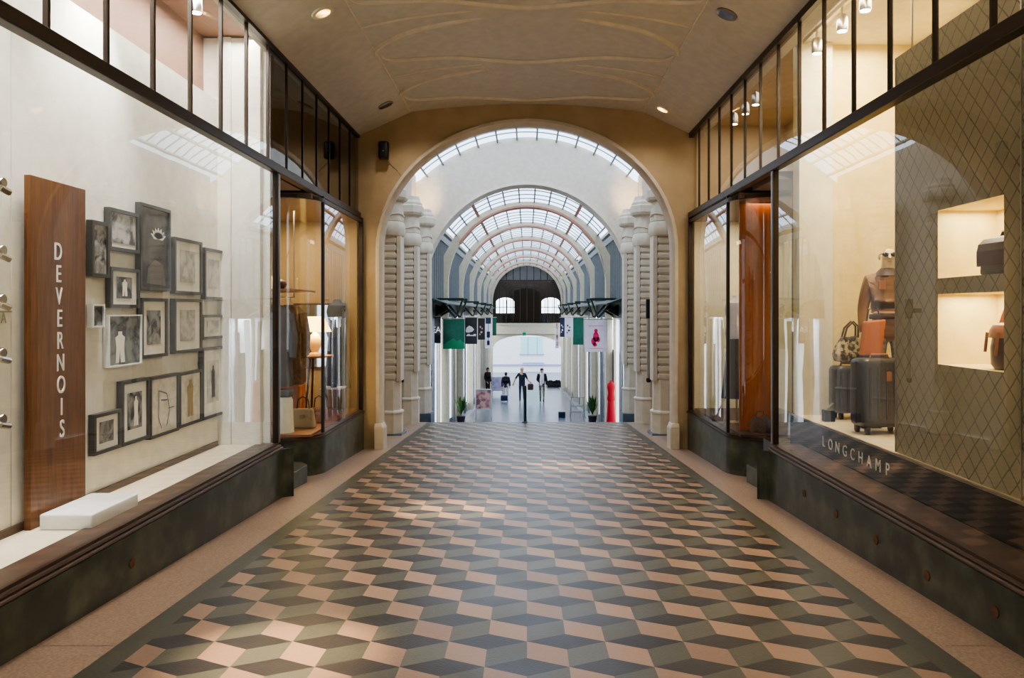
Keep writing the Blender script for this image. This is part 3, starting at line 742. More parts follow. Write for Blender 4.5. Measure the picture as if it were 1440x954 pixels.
RAD = {'pel': (.165,.115), 'wai': (.145,.10), 'che': (.17,.115), 'upc': (.15,.095), 'nec': .052, 'hb': (.062,.072), 'hm': (.076,.095), 'ht': (.055,.066), 'chin': .03,
       'sh': .066, 'el': .046, 'wr': .032, 'ha': (.04,.022), 'hi': .095, 'kn': .062, 'an': .043, 'to': .036}
EDG = [('pel','wai','top'),('wai','che','top'),('che','upc','top'),('upc','nec','skin'),('nec','hb','skin'),('hb','hm','skin'),('hm','ht','skin'),('hb','chin','skin'),
       ('upc','shL','top'),('shL','elL','top'),('elL','wrL','arm'),('wrL','haL','skin'),('upc','shR','top'),('shR','elR','top'),('elR','wrR','arm'),('wrR','haR','skin'),
       ('pel','hiL','leg'),('hiL','knL','leg'),('knL','anL','leg'),('anL','toL','shoe'),('pel','hiR','leg'),('hiR','knR','leg'),('knR','anR','leg'),('anR','toR','shoe')]
def human(loc, rot, H, mats, label, pose=None, hair='hair', name='person', cat='person', jacket=None, group=None, face=True, fat=1.15, jadd=.024, jhem=(.20,.15)):
    k = H/1.78; J = dict(BASE); J.update(pose or {}); keys = list(J)
    R = Matrix.Rotation(rot, 4, 'Z'); loc = Vector(loc)
    def wp(p): return loc + R @ (Vector(p)*k)
    def rr(n, add=0, f=1):
        r = RAD.get(n, RAD.get(n[:2])); r = r if isinstance(r, tuple) else (r, r)
        return ((r[0]*f+add)*k, (r[1]*f+add)*k)
    vs, fs = skin([(Vector(J[n])*k, rr(n, 0, fat if n in ('pel','wai','che') else 1)) for n in keys], [(keys.index(a), keys.index(c)) for a, c, _ in EDG], keys.index('pel'))
    mi = {'skin': 0, 'top': 1, 'arm': 2, 'leg': 3, 'shoe': 4}
    seg = [(Vector(J[a])*k, Vector(J[c])*k, mi[t]) for a, c, t in EDG]
    b = MB(); 
    b.v = [loc + R @ v for v in vs]
    for f in fs:
        c = sum((vs[i] for i in f), Vector())/len(f); best = 1e9; bm_ = 0
        for a, e, t in seg:
            d = e - a; u = max(0, min(1, (c-a).dot(d)/d.dot(d))); q = (c - a - d*u).length
            if q < best: best, bm_ = q, t
        b.f.append(list(f)); b.mi.append(bm_)
    b.m(0)
    for s_ in ('L', 'R'):                                  # five separate fingers
        h = Vector(J['ha'+s_]); w_ = Vector(J['wr'+s_]); d = (h - w_).normalized(); side = d.cross(Vector((0,1,0)) if abs(d.y) < .9 else Vector((1,0,0))).normalized(); nrm = side.cross(d)
        for q, ln in ((-1.5,.065),(-.5,.08),(.5,.085),(1.5,.075)):
            p = h + side*q*.019; b.tube([wp(p - d*.02), wp(p + d*ln*.5), wp(p + d*ln*.85 + nrm*.015), wp(p + d*ln + nrm*.035)], [.010*k,.009*k,.008*k,.006*k], 6)
        p = h + side*.03 - d*.035; b.tube([wp(p - side*.015), wp(p + side*.018 + d*.025), wp(p + side*.022 + d*.055)], [.012*k,.011*k,.008*k], 6)
    hm = Vector(J['hm'])
    if face:
        b.tube([wp(hm + Vector((0,-.09,.02))), wp(hm + Vector((0,-.115,-.02))), wp(hm + Vector((0,-.092,-.03)))], [.008*k,.014*k,.008*k], 6)
        for sx in (-1,1): b.ell(wp(hm + Vector((sx*.085,.01,-.005))), .012*k, .022*k, .032*k, 8, 6)
    r = thing(name, loc, label, cat, group)
    b.build('body', mats, r, True)
    if face:
        for sx in (-1,1): MB().ell(wp(hm + Vector((sx*.032,-.09,.012))), .014*k, .008*k, .008*k, 8, 6).build('eye', 'hair', r, True)
        q = wp(hm + Vector((0,-.092,-.055))); MB().ell(q, .024*k, .012*k, .005*k, 8, 4).build('mouth', 'mouth', r, True)
    if hair:
        hb_ = MB(); hb_.ell(wp(hm + Vector((0,.018,.022))), .092*k, .105*k, .098*k, 14, 8, -.15); hb_.ell(wp(hm + Vector((0,.05,-.02))), .08*k, .066*k, .09*k, 12, 8)
        hb_.build('hair', hair, r, True)
    if jacket:
        jm, hem, arms = jacket; JJ = {n: J[n] for n in ('wai','che','upc','shL','shR','elL','elR')}
        JJ['pel'] = J['pel']; JJ['hem'] = (J['pel'][0], J['pel'][1], hem)
        ks = list(JJ); ee = [('hem','pel'),('pel','wai'),('wai','che'),('che','upc'),('upc','shL'),('shL','elL'),('upc','shR'),('shR','elR')]
        if arms:
            for s_ in 'LR': JJ['wr'+s_] = J['wr'+s_]; ee.append(('el'+s_, 'wr'+s_))
            ks = list(JJ)
        vs, fs = skin([(Vector(JJ[n])*k, (rr(n, jadd) if n != 'hem' else (jhem[0]*k, jhem[1]*k))) for n in ks], [(ks.index(a), ks.index(c)) for a, c in ee], ks.index('che'))
        jb_ = MB(); jb_.add([loc + R @ v for v in vs], fs); jb_.build('jacket', jm, r, True)
    return r
# mannequin behind the suitcases
z0 = .445
r = human((3.70, 8.0, z0), -.35, 1.84, ['manne','jacket','jacket','camo','darkbrown'], 'cream mannequin with dark sunglasses in a belted tan leather jacket', None, None, 'mannequin', 'mannequin', ('jacket', .80, True), face=True, fat=1.0, jadd=.010, jhem=(.175,.125))
k = 1.84/1.78; L = Vector((3.70, 8.0, z0)); Rm = Matrix.Rotation(-.35, 4, 'Z')
def wq(p): return L + Rm @ (Vector(p)*k)
b = MB()
for sx in (-1,1): b.ell(wq((sx*.036,-.108,1.672)), .033, .014, .024, 10, 6)
b.tube([wq((-.085,.02,1.68)), wq((-.07,-.1,1.68)), wq((.07,-.1,1.68)), wq((.085,.02,1.68))], .006); b.build('sunglasses', 'blackgloss', r, True)
b = MB(); b.lathe(wq((0,0,1.44)), [(.12,0),(.14,.03),(.11,.08),(.075,.11)], 14, (1,.85)); b.build('collar', 'darkbrown', r, True)
b = MB(); b.lathe(wq((0,0,1.04)), [(.19,0),(.195,.01),(.195,.04),(.19,.05)], 20, (1,.75)); b.build('belt', 'darkbrown', r, True)
for px_ in (-.07,.07):
    q = wq((px_,-.14,1.33)); MB().box(q.x-.035,q.x+.035,q.y-.01,q.y+.012,q.z,q.z+.09).build('chest_pocket', 'tanbag', r, bevel=.004)
# bags heaped between mannequin and suitcases
r = thing('tote_bag', (3.40, 7.7, .445), 'flat orange leather tote with a navy base in front of the mannequin', 'bag')
b = MB(); b.prism([(3.30,7.70,1.16),(3.50,7.70,1.16),(3.54,7.70,1.52),(3.34,7.70,1.50)], (0,.09,0)); b.build('upper', 'orangeleather', r, bevel=.015)
b = MB(); b.prism([(3.29,7.695,.45),(3.51,7.695,.45),(3.505,7.695,1.17),(3.30,7.695,1.17)], (0,.1,0)); b.build('base', 'jean', r, bevel=.02)
MB().tube([(3.36,7.74,1.5),(3.38,7.74,1.62),(3.46,7.74,1.64),(3.51,7.74,1.5)], .01).build('handle', 'darkbrown', r, True)
r = thing('display_stand', (3.95, 7.52, .445), 'dark display cube carrying the orange duffel bag beside the mannequin', 'stand')
MB().rbox((3.99, 7.52, .445), .44, .4, .84, .01).build('stand_body', 'darkbrown', r)
r = thing('duffel_bag', (3.95, 7.52, 1.29), 'rounded orange and brown duffel bag partly hidden by the lattice panel', 'bag')
b = MB(); b.lathe((3.70,7.52,1.44), [(.08,0),(.13,.02),(.145,.06),(.145,.40),(.13,.44),(.08,.46)], 18, axis='X'); b.build('body', 'orangeleather', r, True)
b = MB(); b.lathe((3.72,7.52,1.416), [(.10,0),(.128,.04),(.128,.40),(.1,.44)], 14, axis='X'); b.build('lower_panel', 'darkbrown', r, True)
MB().tube([(3.80,7.5,1.57),(3.84,7.5,1.68),(3.98,7.5,1.68),(4.02,7.5,1.57)], .012).build('handle', 'darkbrown', r, True)
# track lights of the right display
TL = [((3.07, 8.28, 4.33), 'lit track spotlight behind the right upper window, furthest of the three'), ((3.07, 7.62, 4.33), 'lit track spotlight behind the right upper window, middle of three'), ((3.07, 7.10, 4.33), 'lit track spotlight behind the right upper window, nearest of the three')]
for l_, lab in TL: spot_head(l_, lab, 'track spotlights in the right shop', 4.56)
b = MB(); b.box(3.05, 3.09, 6.6, 8.65, 4.56, 4.60); tag(b.build('light_track', 'steel'), 'thin metal lighting track above the right window display', 'light track')

# ------------------------------------------------------------------ right corner shop interior
b = MB()
b.box(4.1, 4.25, 9.9, 12.86, -.02, 3.15); b.box(2.72, 4.2, 12.70, 12.78, -.02, 3.15); b.m(1).box(2.72, 4.2, 10.0, 12.72, 3.05, 3.12)
b.m(2).box(2.9, 4.3, 8.9, 12.75, 4.62, 4.7); b.box(4.2, 4.3, 8.9, 12.75, 3.15, 4.7); b.box(2.76, 4.3, 12.72, 12.79, 3.2, 4.62); b.box(2.78, 4.2, 8.92, 12.75, 3.2, 3.24)
struct('wall_right_corner', b, ['cream', 'brown', 'tan'])
b = MB(); b.box(2.72, 4.1, 9.95, 12.68, 0, .03); struct('floor_right_corner', b, 'darkbrown')
r = MB().box(2.80, 3.24, 10.30, 10.34, .03, 3.04).build('wood_panel', 'orange', None, bevel=.004)
tag(r, 'tall orange wood veneer panel behind the curved glass of the right corner shop', 'panel')
for l_, lab in [((3.1,10.6,4.40),'small warm spotlight high in the right corner shop, nearest of three'), ((3.1,11.1,4.40),'small warm spotlight high in the right corner shop, middle of three'), ((3.1,11.7,4.40),'small warm spotlight high in the right corner shop, furthest of three')]:
    spot_head(l_, lab, 'spotlights in the right corner shop')
r = thing('handbag', (3.02, 10.12, .03), 'dark rounded handbag at the foot of the orange wood panel', 'bag')
b = MB(); b.lathe((3.02,10.12,.033), [(.13,0),(.15,.05),(.14,.14),(.09,.2)], 14, (1,.35)); b.build('body', 'darkbrown', r, True)
MB().tube([(2.95,10.12,.21),(2.98,10.12,.30),(3.06,10.12,.30),(3.09,10.12,.21)], .009).build('handle', 'darkbrown', r, True)
# garments on stands in the right corner window
def garment_stand(x, y, z, h, top, low, label, group=None, q=1.0):
    r = thing('dress_form', (x, y, z), label, 'dress form', group)
    b = MB(); b.lathe((x,y,z+h-.62), [(.10*q,0),(.15*q,.06),(.17*q,.12),(.13*q,.28),(.17*q,.46),(.15*q,.56),(.07*q,.61),(.05*q,.66)], 16, (1,.65)); b.build('bust', top, r, True)
    b = MB(); b.lathe((x,y,z+.35), [(.22*q,0),(.19*q,.2),(.145*q,h-1.0+.03),(.13*q,h-.9)], 16, (1,.7)); b.build('skirt', low, r, True)
    b = MB(); b.tube([(x,y,z+.02),(x,y,z+.5)], .014); b.lathe((x,y,z), [(.14,0),(.14,.015),(.03,.03)], 16); b.build('stand', 'steel', r, True)
    return r
garment_stand(2.95, 11.0, .03, 1.75, 'lightcloth', 'suitgrey', 'dress form in pale top and grey skirt beside the orange panel')
garment_stand(3.35, 11.7, .03, 1.7, 'blue', 'jean', 'dress form in blue top, furthest back in the right corner shop')
# ------------------------------------------------------------------ left corner shop goods
def coat(x, y, ztop, L_, m_, label):
    r = thing('coat', (x, y, ztop-L_), label, 'coat', 'coats on the rail in the left corner shop')
    b = MB(); prof = [(.20,0),(.21,.05),(.19,L_*.5),(.2,L_*.78),(.21,L_*.86),(.12,L_*.94),(.05,L_*.97)]
    b.lathe((x,y,ztop-L_), prof, 20, (1,.42), fn=lambda a, z: 1 + .06*sin(7*a)); b.build('cloth', m_, r, True)
    for s_ in (-1,1):
        MB().tube([(x+s_*.17,y,ztop-.15),(x+s_*.23,y-.02,ztop-.45),(x+s_*.22,y-.02,ztop-.72)], [.06,.055,.045]).build('sleeve', m_, r, True)
    MB().tube([(x,y,ztop-.05),(x,y,ztop+.05),(x,y+.02,ztop+.07)], .005).build('hanger_hook', 'steel', r)
for (x, y, m_, lab) in [(-3.26,10.18,'coat2','grey coat hanging nearest the glass on the rail'), (-3.20,10.48,'coat','brown coat hanging in the middle of the rail'), (-3.26,10.78,'coat','brown coat at the far end of the rail, nearest the lamp')]:
    coat(x, y, 1.72, 1.10, m_, lab)
r = thing('clothes_shelf', (-3.35, 10.4, 1.8), 'shelf and hanging rail above the coats in the left corner shop', 'shelf')
MB().box(-3.62, -3.0, 10.0, 11.1, 1.86, 1.89).build('board', 'tanbag', r); MB().tube([(-3.3,10.0,1.79),(-3.3,11.1,1.79)], .012).build('rail', 'steel', r)
MB().box(-3.62, -3.6, 10.0, 11.1, 1.89, 2.10).build('back_panel', 'yellow', r)
for y in (10.02, 11.08): MB().tube([(-3.3,y,1.79),(-3.3,y,3.05)], .01).build('hanging_rod', 'steel', r)
r = MB().ell((-3.3, 10.45, 1.96), .09, .11, .07, 12, 8).build('hat', 'darkbrown', None, True); tag(r, 'small dark hat sitting on the shelf above the coats', 'hat')
r = thing('side_table', (-3.13, 11.55, .03), 'small dark wooden table carrying the lit lamp', 'table')
MB().lathe((-3.13,11.55,.92), [(.26,0),(.27,.01),(.27,.03)], 20).build('table_top', 'tanbag', r)
for a in range(3): 
    t = a*2*pi/3; MB().tube([(-3.13+.1*cos(t),11.55+.1*sin(t),.92),(-3.13+.2*cos(t),11.55+.2*sin(t),.03)], .016).build('leg', 'darkbrown', r)
r = thing('table_lamp', (-3.13, 11.55, .95), 'lit table lamp with cream conical shade in the left corner shop', 'lamp')
MB().lathe((-3.13,11.55,.95), [(.09,0),(.09,.02),(.05,.05),(.09,.15),(.1,.22),(.06,.3),(.02,.34),(.015,.42)], 18).build('base', 'yellow', r, True)
sh = MB(); sh.lathe((-3.13,11.55,1.30), [(.24,0),(.13,.22)], 24); sh.f = sh.f[:-2]; sh.mi = sh.mi[:-2]; sh.build('shade', 'shade', r, True)
light('table_lamp_bulb', 'POINT', (-3.13, 11.55, 1.40), 22, (1,.78,.45), shadow_soft_size=.05)
garment_stand(-3.02, 12.45, .03, 1.72, 'suitgrey', 'blackcloth', 'dress form in dark grey suit jacket near the arch in the left corner shop')
r = thing('wall_mirror', (-3.5, 12.66, .7), 'tall mirror on the end wall of the left corner shop', 'mirror')
MB().box(-3.75, -2.95, 12.67, 12.695, .7, 1.70).build('mirror_glass', 'mirror', r)
b = MB(); b.box(-3.78,-2.92,12.66,12.69,.67,.70); b.box(-3.78,-2.92,12.66,12.69,1.70,1.73); b.box(-3.78,-3.75,12.66,12.69,.7,1.7); b.box(-2.95,-2.92,12.66,12.69,.7,1.7); b.build('mirror_frame', 'darkbrown', r)
r = thing('display_cabinet', (-3.47, 11.1, .03), 'warm brown display chest below the coats holding bags', 'cabinet')
MB().box(-3.75, -3.2, 10.95, 11.27, .03, .60).build('carcass', 'tanbag', r, bevel=.006)
for i in range(2): 
    d = MB().box(-3.20,-3.185,10.97+.15*i,11.10+.15*i,.08,.55).build('door', 'orangeleather', r); MB().tube([(-3.186,11.08+.06*i,.3),(-3.165,11.08+.06*i,.3)], .012).build('knob', 'steel', d)
def handbag(x, y, z, w_, h_, m_, label, hm_='darkbrown'):
    r = thing('handbag', (x,y,z), label, 'bag')
    b = MB(); b.add([(x-w_/2,y-.07,z),(x+w_/2,y-.07,z),(x+w_/2,y+.07,z),(x-w_/2,y+.07,z),(x-w_*.42,y-.03,z+h_),(x+w_*.42,y-.03,z+h_),(x+w_*.42,y+.03,z+h_),(x-w_*.42,y+.03,z+h_)], [(3,2,1,0),(4,5,6,7),(0,1,5,4),(1,2,6,5),(2,3,7,6),(3,0,4,7)])
    b.build('body', m_, r, bevel=.025)
    MB().tube([(x-w_*.25,y,z+h_-.01),(x-w_*.2,y,z+h_+.12),(x,y,z+h_+.16),(x+w_*.2,y,z+h_+.12),(x+w_*.25,y,z+h_-.01)], .01).build('handle', hm_, r, True)
    MB().box(x-.03,x+.03,y-.075,y-.06,z+h_*.55,z+h_*.7).build('clasp', 'steel', r)
    return r
handbag(-3.38, 11.12, .605, .3, .24, 'blackcloth', 'black handbag standing on the brown display chest')
handbag(-3.02, 10.55, .03, .34, .26, 'beige', 'beige canvas bag on the floor behind the curved glass')
handbag(-2.93, 11.02, .03, .28, .22, 'tanbag', 'brown leather bag on the floor near the side table')
r = thing('draped_stool', (-3.2, 10.15, .03), 'cream draped column with grey folded knit on top at the curved glass', 'stool')
MB().lathe((-3.16,10.15,.03), [(.13,0),(.12,.2),(.115,.42),(.1,.46)], 18, fn=lambda a, z: 1+.04*sin(8*a)).build('drape', 'cream', r, True)
r2 = MB().rbox((-3.16,10.15,.495), .24, .2, .09, .03).build('folded_knit', 'coat2', None, True); tag(r2, 'folded dark grey knit lying on the cream draped column', 'clothing')
r = thing('acrylic_table', (-2.95, 11.95, .03), 'small clear display table with white top near the arch in the left corner shop', 'table')
MB().box(-3.12,-2.8,11.78,12.14,.42,.44).build('table_top', 'acryl', r)
for sx in (0,1):
    for sy in (0,1): MB().box(-3.11+sx*.28,-3.09+sx*.28,11.79+sy*.32,11.81+sy*.32,.03,.42).build('leg', 'steel', r)
r = thing('shoe', (-2.95, 11.96, .44), 'dark shoe on the white display table top', 'shoe')
b = MB(); b.lathe((-2.95,11.94,.442), [(.035,0),(.04,.02),(.036,.05),(.02,.07)], 12, (1,2.8)); b.build('upper', 'blackcloth', r, True); MB().box(-2.985,-2.915,12.01,12.04,.44,.47).build('heel', 'darkbrown', r)

# ------------------------------------------------------------------ arch wall at the end of the passage
YA, YB = 12.8, 12.98
def ell_arch(a, c, bb, n=48, zb_=None):                # x,z along the arch, left to right
    pts = [(-a*cos(pi*i/n), c + bb*sin(pi*i/n)) for i in range(n+1)]
    return pts
def arch_wall(name, mats, y0, y1, a, c, bb, halfw, zlow, topf):
    b = MB(); arc = ell_arch(a, c, bb)
    for (xa, za), (xb_, zb2) in zip(arc, arc[1:]):
        ta, tb_ = topf(xa), topf(xb_)
        b.quad((xa,y0,za),(xb_,y0,zb2),(xb_,y0,tb_),(xa,y0,ta)); b.quad((xa,y1,za),(xb_,y1,zb2),(xb_,y1,tb_),(xa,y1,ta)); b.quad((xa,y0,za),(xb_,y0,zb2),(xb_,y1,zb2),(xa,y1,za))
        b.quad((xa,y0,ta),(xb_,y0,tb_),(xb_,y1,tb_),(xa,y1,ta))
    for s in (-1, 1):
        for x0, x1 in ((s*a, s*(a+halfw)/2), (s*(a+halfw)/2, s*halfw)):
            for y in (y0, y1): b.quad((x0,y,zlow),(x1,y,zlow),(x1,y,topf(x1)),(x0,y,topf(x0)))
            b.quad((x0,y0,topf(x0)),(x1,y0,topf(x1)),(x1,y1,topf(x1)),(x0,y1,topf(x0)))
        b.quad((s*a,y0,zlow),(s*a,y1,zlow),(s*a,y1,c),(s*a,y0,c)); b.quad((s*halfw,y0,zlow),(s*halfw,y1,zlow),(s*halfw,y1,topf(halfw)),(s*halfw,y0,topf(halfw)))
    return struct(name, b, mats)
AA, AC, AB_ = 2.455, 2.62, 2.12
arch_wall('wall_arch', 'tan', YA, YB, AA, AC, AB_, 4.3, floor_z(YB)-.1, lambda x: zc(x)+.1 if abs(x) < 2.8 else 4.9)
# white moulding around the arch
b = MB(); path = []
arc = ell_arch(AA, AC, AB_, 40)
pts = [(-AA, floor_z(13)-.03)] + arc + [(AA, floor_z(13)-.03)]
for i, (x, z) in enumerate(pts):
    a, c = pts[max(i-1,0)], pts[min(i+1,len(pts)-1)]
    t = Vector((c[0]-a[0], 0, c[1]-a[1])).normalized(); inn = Vector((t.z, 0, -t.x))
    path.append(((x, 0, z), inn, (0,1,0)))
b.sweep(path, [(-.02, YA-.02), (.0, YA-.05), (.04, YA-.05), (.065, YA-.02), (.085, YA+.03), (.085, YB+.02), (0, YB+.02)])
struct('trim_11', b, 'stone', True)
b = MB()
for s in (-1, 1):
    zf = floor_z(13.0)
    b.box(s*(AA-.125), s*(AA+.03), YA-.09, YB+.05, zf-.05, zf+.36); b.prism([(s*(AA-.125),YA-.09,zf+.36),(s*(AA+.03),YA-.09,zf+.36),(s*(AA+.03),YA-.06,zf+.43),(s*(AA-.09),YA-.06,zf+.43)], (0,.28,0))
struct('trim_12', b, 'stone', bevel=.012)
# loudspeaker
r = thing('loudspeaker', (PX(540,12.7), 12.72, PZ(224,12.7)), 'small black loudspeaker mounted on the tan wall left of the arch', 'loudspeaker')
c = P(540, 212, 12.68)
MB().rbox((c.x, c.y-.02, c.z-.14), .16, .13, .28, .03, 4).build('cabinet', 'black', r, True)
MB().box(c.x-.03, c.x+.03, c.y+.04, 12.8, c.z-.03, c.z+.03).build('bracket', 'black', r)
MB().lathe((c.x, c.y-.09, c.z-.02), [(.012,0),(.012,.006)], 10, axis='Y').build('badge', 'steel', r)
b = MB(); b.tube([(c.x+.03, 12.79, c.z-.14), (c.x+.2, 12.79, c.z-.3), (c.x+.32, 12.79, c.z-.46)], .006); tag(b.build('cable', 'tan'), 'thin cable running down from the loudspeaker to the arch', 'cable')

# ------------------------------------------------------------------ recessed downlights
DL = [((-2.15, 11.9), 0, 'unlit recessed downlight at the far left of the passage ceiling'), ((2.12, 12.2), 1, 'lit recessed downlight at the far right of the passage ceiling'),
      ((-2.15, 8.22), 1, 'lit recessed downlight at top left, cut by the upper edge of the photo'), ((2.12, 8.3), 0, 'unlit recessed downlight at top right, cut by the upper edge of the photo')]
for (x, y), on, lab in DL:
    z = zc(x); nrm = Vector(((.38/.83)*(1 if x > 0 else -1)*1.0, 0, 1)).normalized()
    r = thing('downlight', (x, y, z), lab, 'downlight', 'recessed ceiling downlights')
    q = nrm.to_track_quat('Z', 'Y').to_matrix()
    def tilt(mb_):
        mb_.v = [Vector((x,y,z)) + q @ (v - Vector((x,y,z))) for v in mb_.v]; return mb_
    b = MB(); b.lathe((x,y,z-.02), [(.11,0),(.12,.005),(.12,.02),(.085,.022),(.085,.0)], 20); tilt(b).build('trim_ring', 'steel' if not on else 'cream', r, True)
    b = MB(); b.lathe((x,y,z-.012), [(.08,0),(.08,.004)], 20); tilt(b).build('lens', 'lamp_on' if on else 'lamp_off', r)
def aim(loc, tgt): return (Vector(tgt) - Vector(loc)).to_track_quat('-Z', 'Y').to_euler()
WARM = (1, .80, .54)
for (x, y, e, tx, ty) in [(-2.1, 8.2, 2000, -.75, 7.9), (2.05, 12.2, 1500, .55, 10.9), (-2.1, 4.4, 1900, -1.3, 4.15), (2.05, .9, 120, .6, 2.6), (-2.05, .9, 120, -.6, 2.2)]:
    light('downlight_lamp', 'SPOT', (x, y, zc(x)-.08), e, WARM, aim((x, y, zc(x)-.08), (tx, ty, floor_z(ty))), spot_size=radians(15), spot_blend=.9, shadow_soft_size=.06)

# ------------------------------------------------------------------ hall between the two arches
for s, nm in ((-1, 'left'), (1, 'right')):
    b = MB(); b.box(s*2.98, s*3.2, YB, 21.0, -2.4, 5.22)
    for y0, y1 in ((15.55, 15.75), (17.75, 17.95), (19.95, 20.2), (13.3, 13.7)): b.box(s*2.80, s*2.98, y0, y1, -2.2, 3.0)
    struct('wall_hall_%s' % nm, b, 'stone')
# columns
def column(s, y, label):
    x = s*2.62; r = thing('column', (x, y, floor_z(y) if y < Y1F else zl), label, 'column', 'rusticated columns flanking the hall')
    zb_ = floor_z(y)-.02 if y < Y1F else zl-.1
    zp = min(-.75 if y < 16 else -.95, -.7)
    MB().box(x-.25, x+.25, y-.3, y+.3, zb_, zp+.02).build('plinth', 'navyplinth', r, bevel=.01)
    MB().lathe((x,y,zp), [(.235,0),(.235,-.36-zp),(.25,-.35-zp),(.25,-.32-zp),(.205,-.29-zp),(.20,.27-zp)], 8, (1,1.2)).build('pedestal', 'stone', r)
    xc = x + s*.012; b = MB(); b.box(xc-.125, xc+.125, y-.19, y+.19, .25, 3.1)
    nb = 19; h = (3.03-.29)/nb
    for i in range(nb): b.rbox((xc, y, .29 + i*h + .012), .285, .44, h-.035, .026, 2)
    b.build('shaft', 'stone', r)
    MB().box(x-s*.135, x-s*.215, y-.20, y+.20, .27, 3.04).build('pilaster_strip', 'stone', r)
    b = MB(); fn = lambda a, z: 1 + .035*cos(8*a)
    b.lathe((x,y,3.03), [(.20,0),(.245,.02),(.265,.07),(.268,.16),(.25,.26),(.225,.29),(.235,.30),(.225,.50),(.20,.66),(.21,.68)], 32, (1,1.15), fn)
    b.build('capital', 'stone', r, True)
    MB().tube([(x + .243*cos(2*pi*i/48), y + .28*sin(2*pi*i/48), 3.42 + .045*abs(sin(4*2*pi*i/48*.5))) for i in range(49)], .013, 5).build('scalloped_band', 'stone', r, True)
    b = MB(); xo = x - s*.03
    b.lathe((xo,y,3.70), [(.20,0),(.27,.03),(.30,.08),(.30,.22),(.27,.25),(.27,.30),(.22,.36),(.20,.44)], 8, (1,1.2)); b.build('impost_block', 'stone', r)
    return r
for s, nm in ((-1, 'left'), (1, 'right')):
    for y, w_ in ((15.1, 'nearest'), (17.4, 'middle'), (19.6, 'furthest')):
        column(s, y, 'cream rusticated column with flared capital, %s of the three on the %s' % (w_, nm))
    # tube sconce
    x = s*2.40; y = 16.3 if s < 0 else 15.9
    pz = lambda py: PZ(py, y)
    r = thing('tube_sconce', (x, y, pz(537)), 'tall slim tube light with black ends beside the %s columns' % nm, 'wall light', 'tube sconces of the hall')
    x = PX(565 if s < 0 else 912, y)
    MB().box(x-.05, x+.05, y-.05, y+.05, pz(448), pz(421)).build('top_housing', 'black', r, bevel=.008)
    MB().lathe((x,y,pz(532)), [(.035,0),(.035,pz(448)-pz(532))], 12).build('tube', 'steel', r, True)
    MB().lathe((x,y,pz(538)), [(.03,0),(.05,.02),(.05,.08),(.03,.1)], 12).build('foot', 'black', r, True)
    MB().box(x, s*2.85, y-.015, y+.015, pz(440), pz(434)).build('arm', 'black', r)
# glass vault of the hall
RV1, CV1 = 4.12, 6.26 - 4.12
TV = math.asin(2.98/RV1)
def vault(name, rad, cz, tmax, nb, y0, y1, rows, barw, strong=(), longm='sash'):
    w = empty(name, (0, (y0+y1)/2, cz+rad), 'structure')
    th = [-tmax + 2*tmax*i/nb for i in range(nb+1)]
    pt = lambda t, y, r=0: (( rad+r)*sin(t), y, cz + (rad+r)*cos(t))
    g = MB()
    for a, c in zip(th, th[1:]):
        for k in range(3):
            a1, c1 = a+(c-a)*k/3, a+(c-a)*(k+1)/3; g.quad(pt(a1,y0,.02), pt(c1,y0,.02), pt(c1,y1,.02), pt(a1,y1,.02))
    g.build('pane', 'frost', w)
    for i, t in enumerate(th):
        q = barw*.5 if i not in strong else barw*1.1
        b = MB(); u = Vector((cos(t),0,-sin(t))); nn = Vector((sin(t),0,cos(t))); p = Vector(pt(t, y0))
        b.prism([p-u*q-nn*.06, p+u*q-nn*.06, p+u*q+nn*.02, p-u*q+nn*.02], (0, y1-y0, 0)); b.build('glazing_bar', 'salmon' if i in strong else longm, w)
    b = MB()
    for y in rows:
        tt = [-tmax + 2*tmax*i/36 for i in range(37)]
        b.sweep([(pt(t,y), (0,1,0), (sin(t),0,cos(t))) for t in tt], [(-.008,-.02),(.008,-.02),(.008,.01),(-.008,.01)])
    if rows: b.build('cross_bars', longm, w)
vault('window_6', RV1, CV1, radians(41), 11, YB+.05, 21.0, [YB + .43*i for i in range(1, 18)], .045)
def topv(x):
    x = abs(x); return CV1 + sqrt(max(.1, RV1*RV1 - x*x)) + .02 if x < 3.0 else CV1 + sqrt(RV1*RV1 - 9) + .02
arch_wall('wall_drum', 'white', 21.0, 21.45, 2.86, 2.02, 3.03, 3.4, -2.4, topv)
b = MB(); arc = ell_arch(2.86, 2.02, 3.03, 40); path = []
pts = [(-2.86, -2.1)] + arc + [(2.86, -2.1)]
for i, (x, z) in enumerate(pts):
    a, c = pts[max(i-1,0)], pts[min(i+1,len(pts)-1)]; t = Vector((c[0]-a[0], 0, c[1]-a[1])).normalized(); path.append(((x,0,z), Vector((t.z,0,-t.x)), (0,1,0)))
b.sweep(path, [(-.01,20.96),(.05,20.95),(.07,21.0),(.07,21.5),(0,21.5)]); struct('trim_13', b, 'white', True)
# gable over the arch wall closing the hall toward the passage
b = MB(); xs_ = [-3.0 + 6*i/24 for i in range(25)]
b.strip([(x, YB+.04, 4.4) for x in xs_ if True], [(x, YB+.04, topv(x)) for x in xs_])
bb = MB()
for xa, xb_ in zip(xs_, xs_[1:]):
    lo = lambda x: max(4.72, 4.8)
    bb.quad((xa,YB+.03,4.80),(xb_,YB+.03,4.80),(xb_,YB+.03,topv(xb_)),(xa,YB+.03,topv(xa)))
struct('wall_hall_gable', bb, 'white')

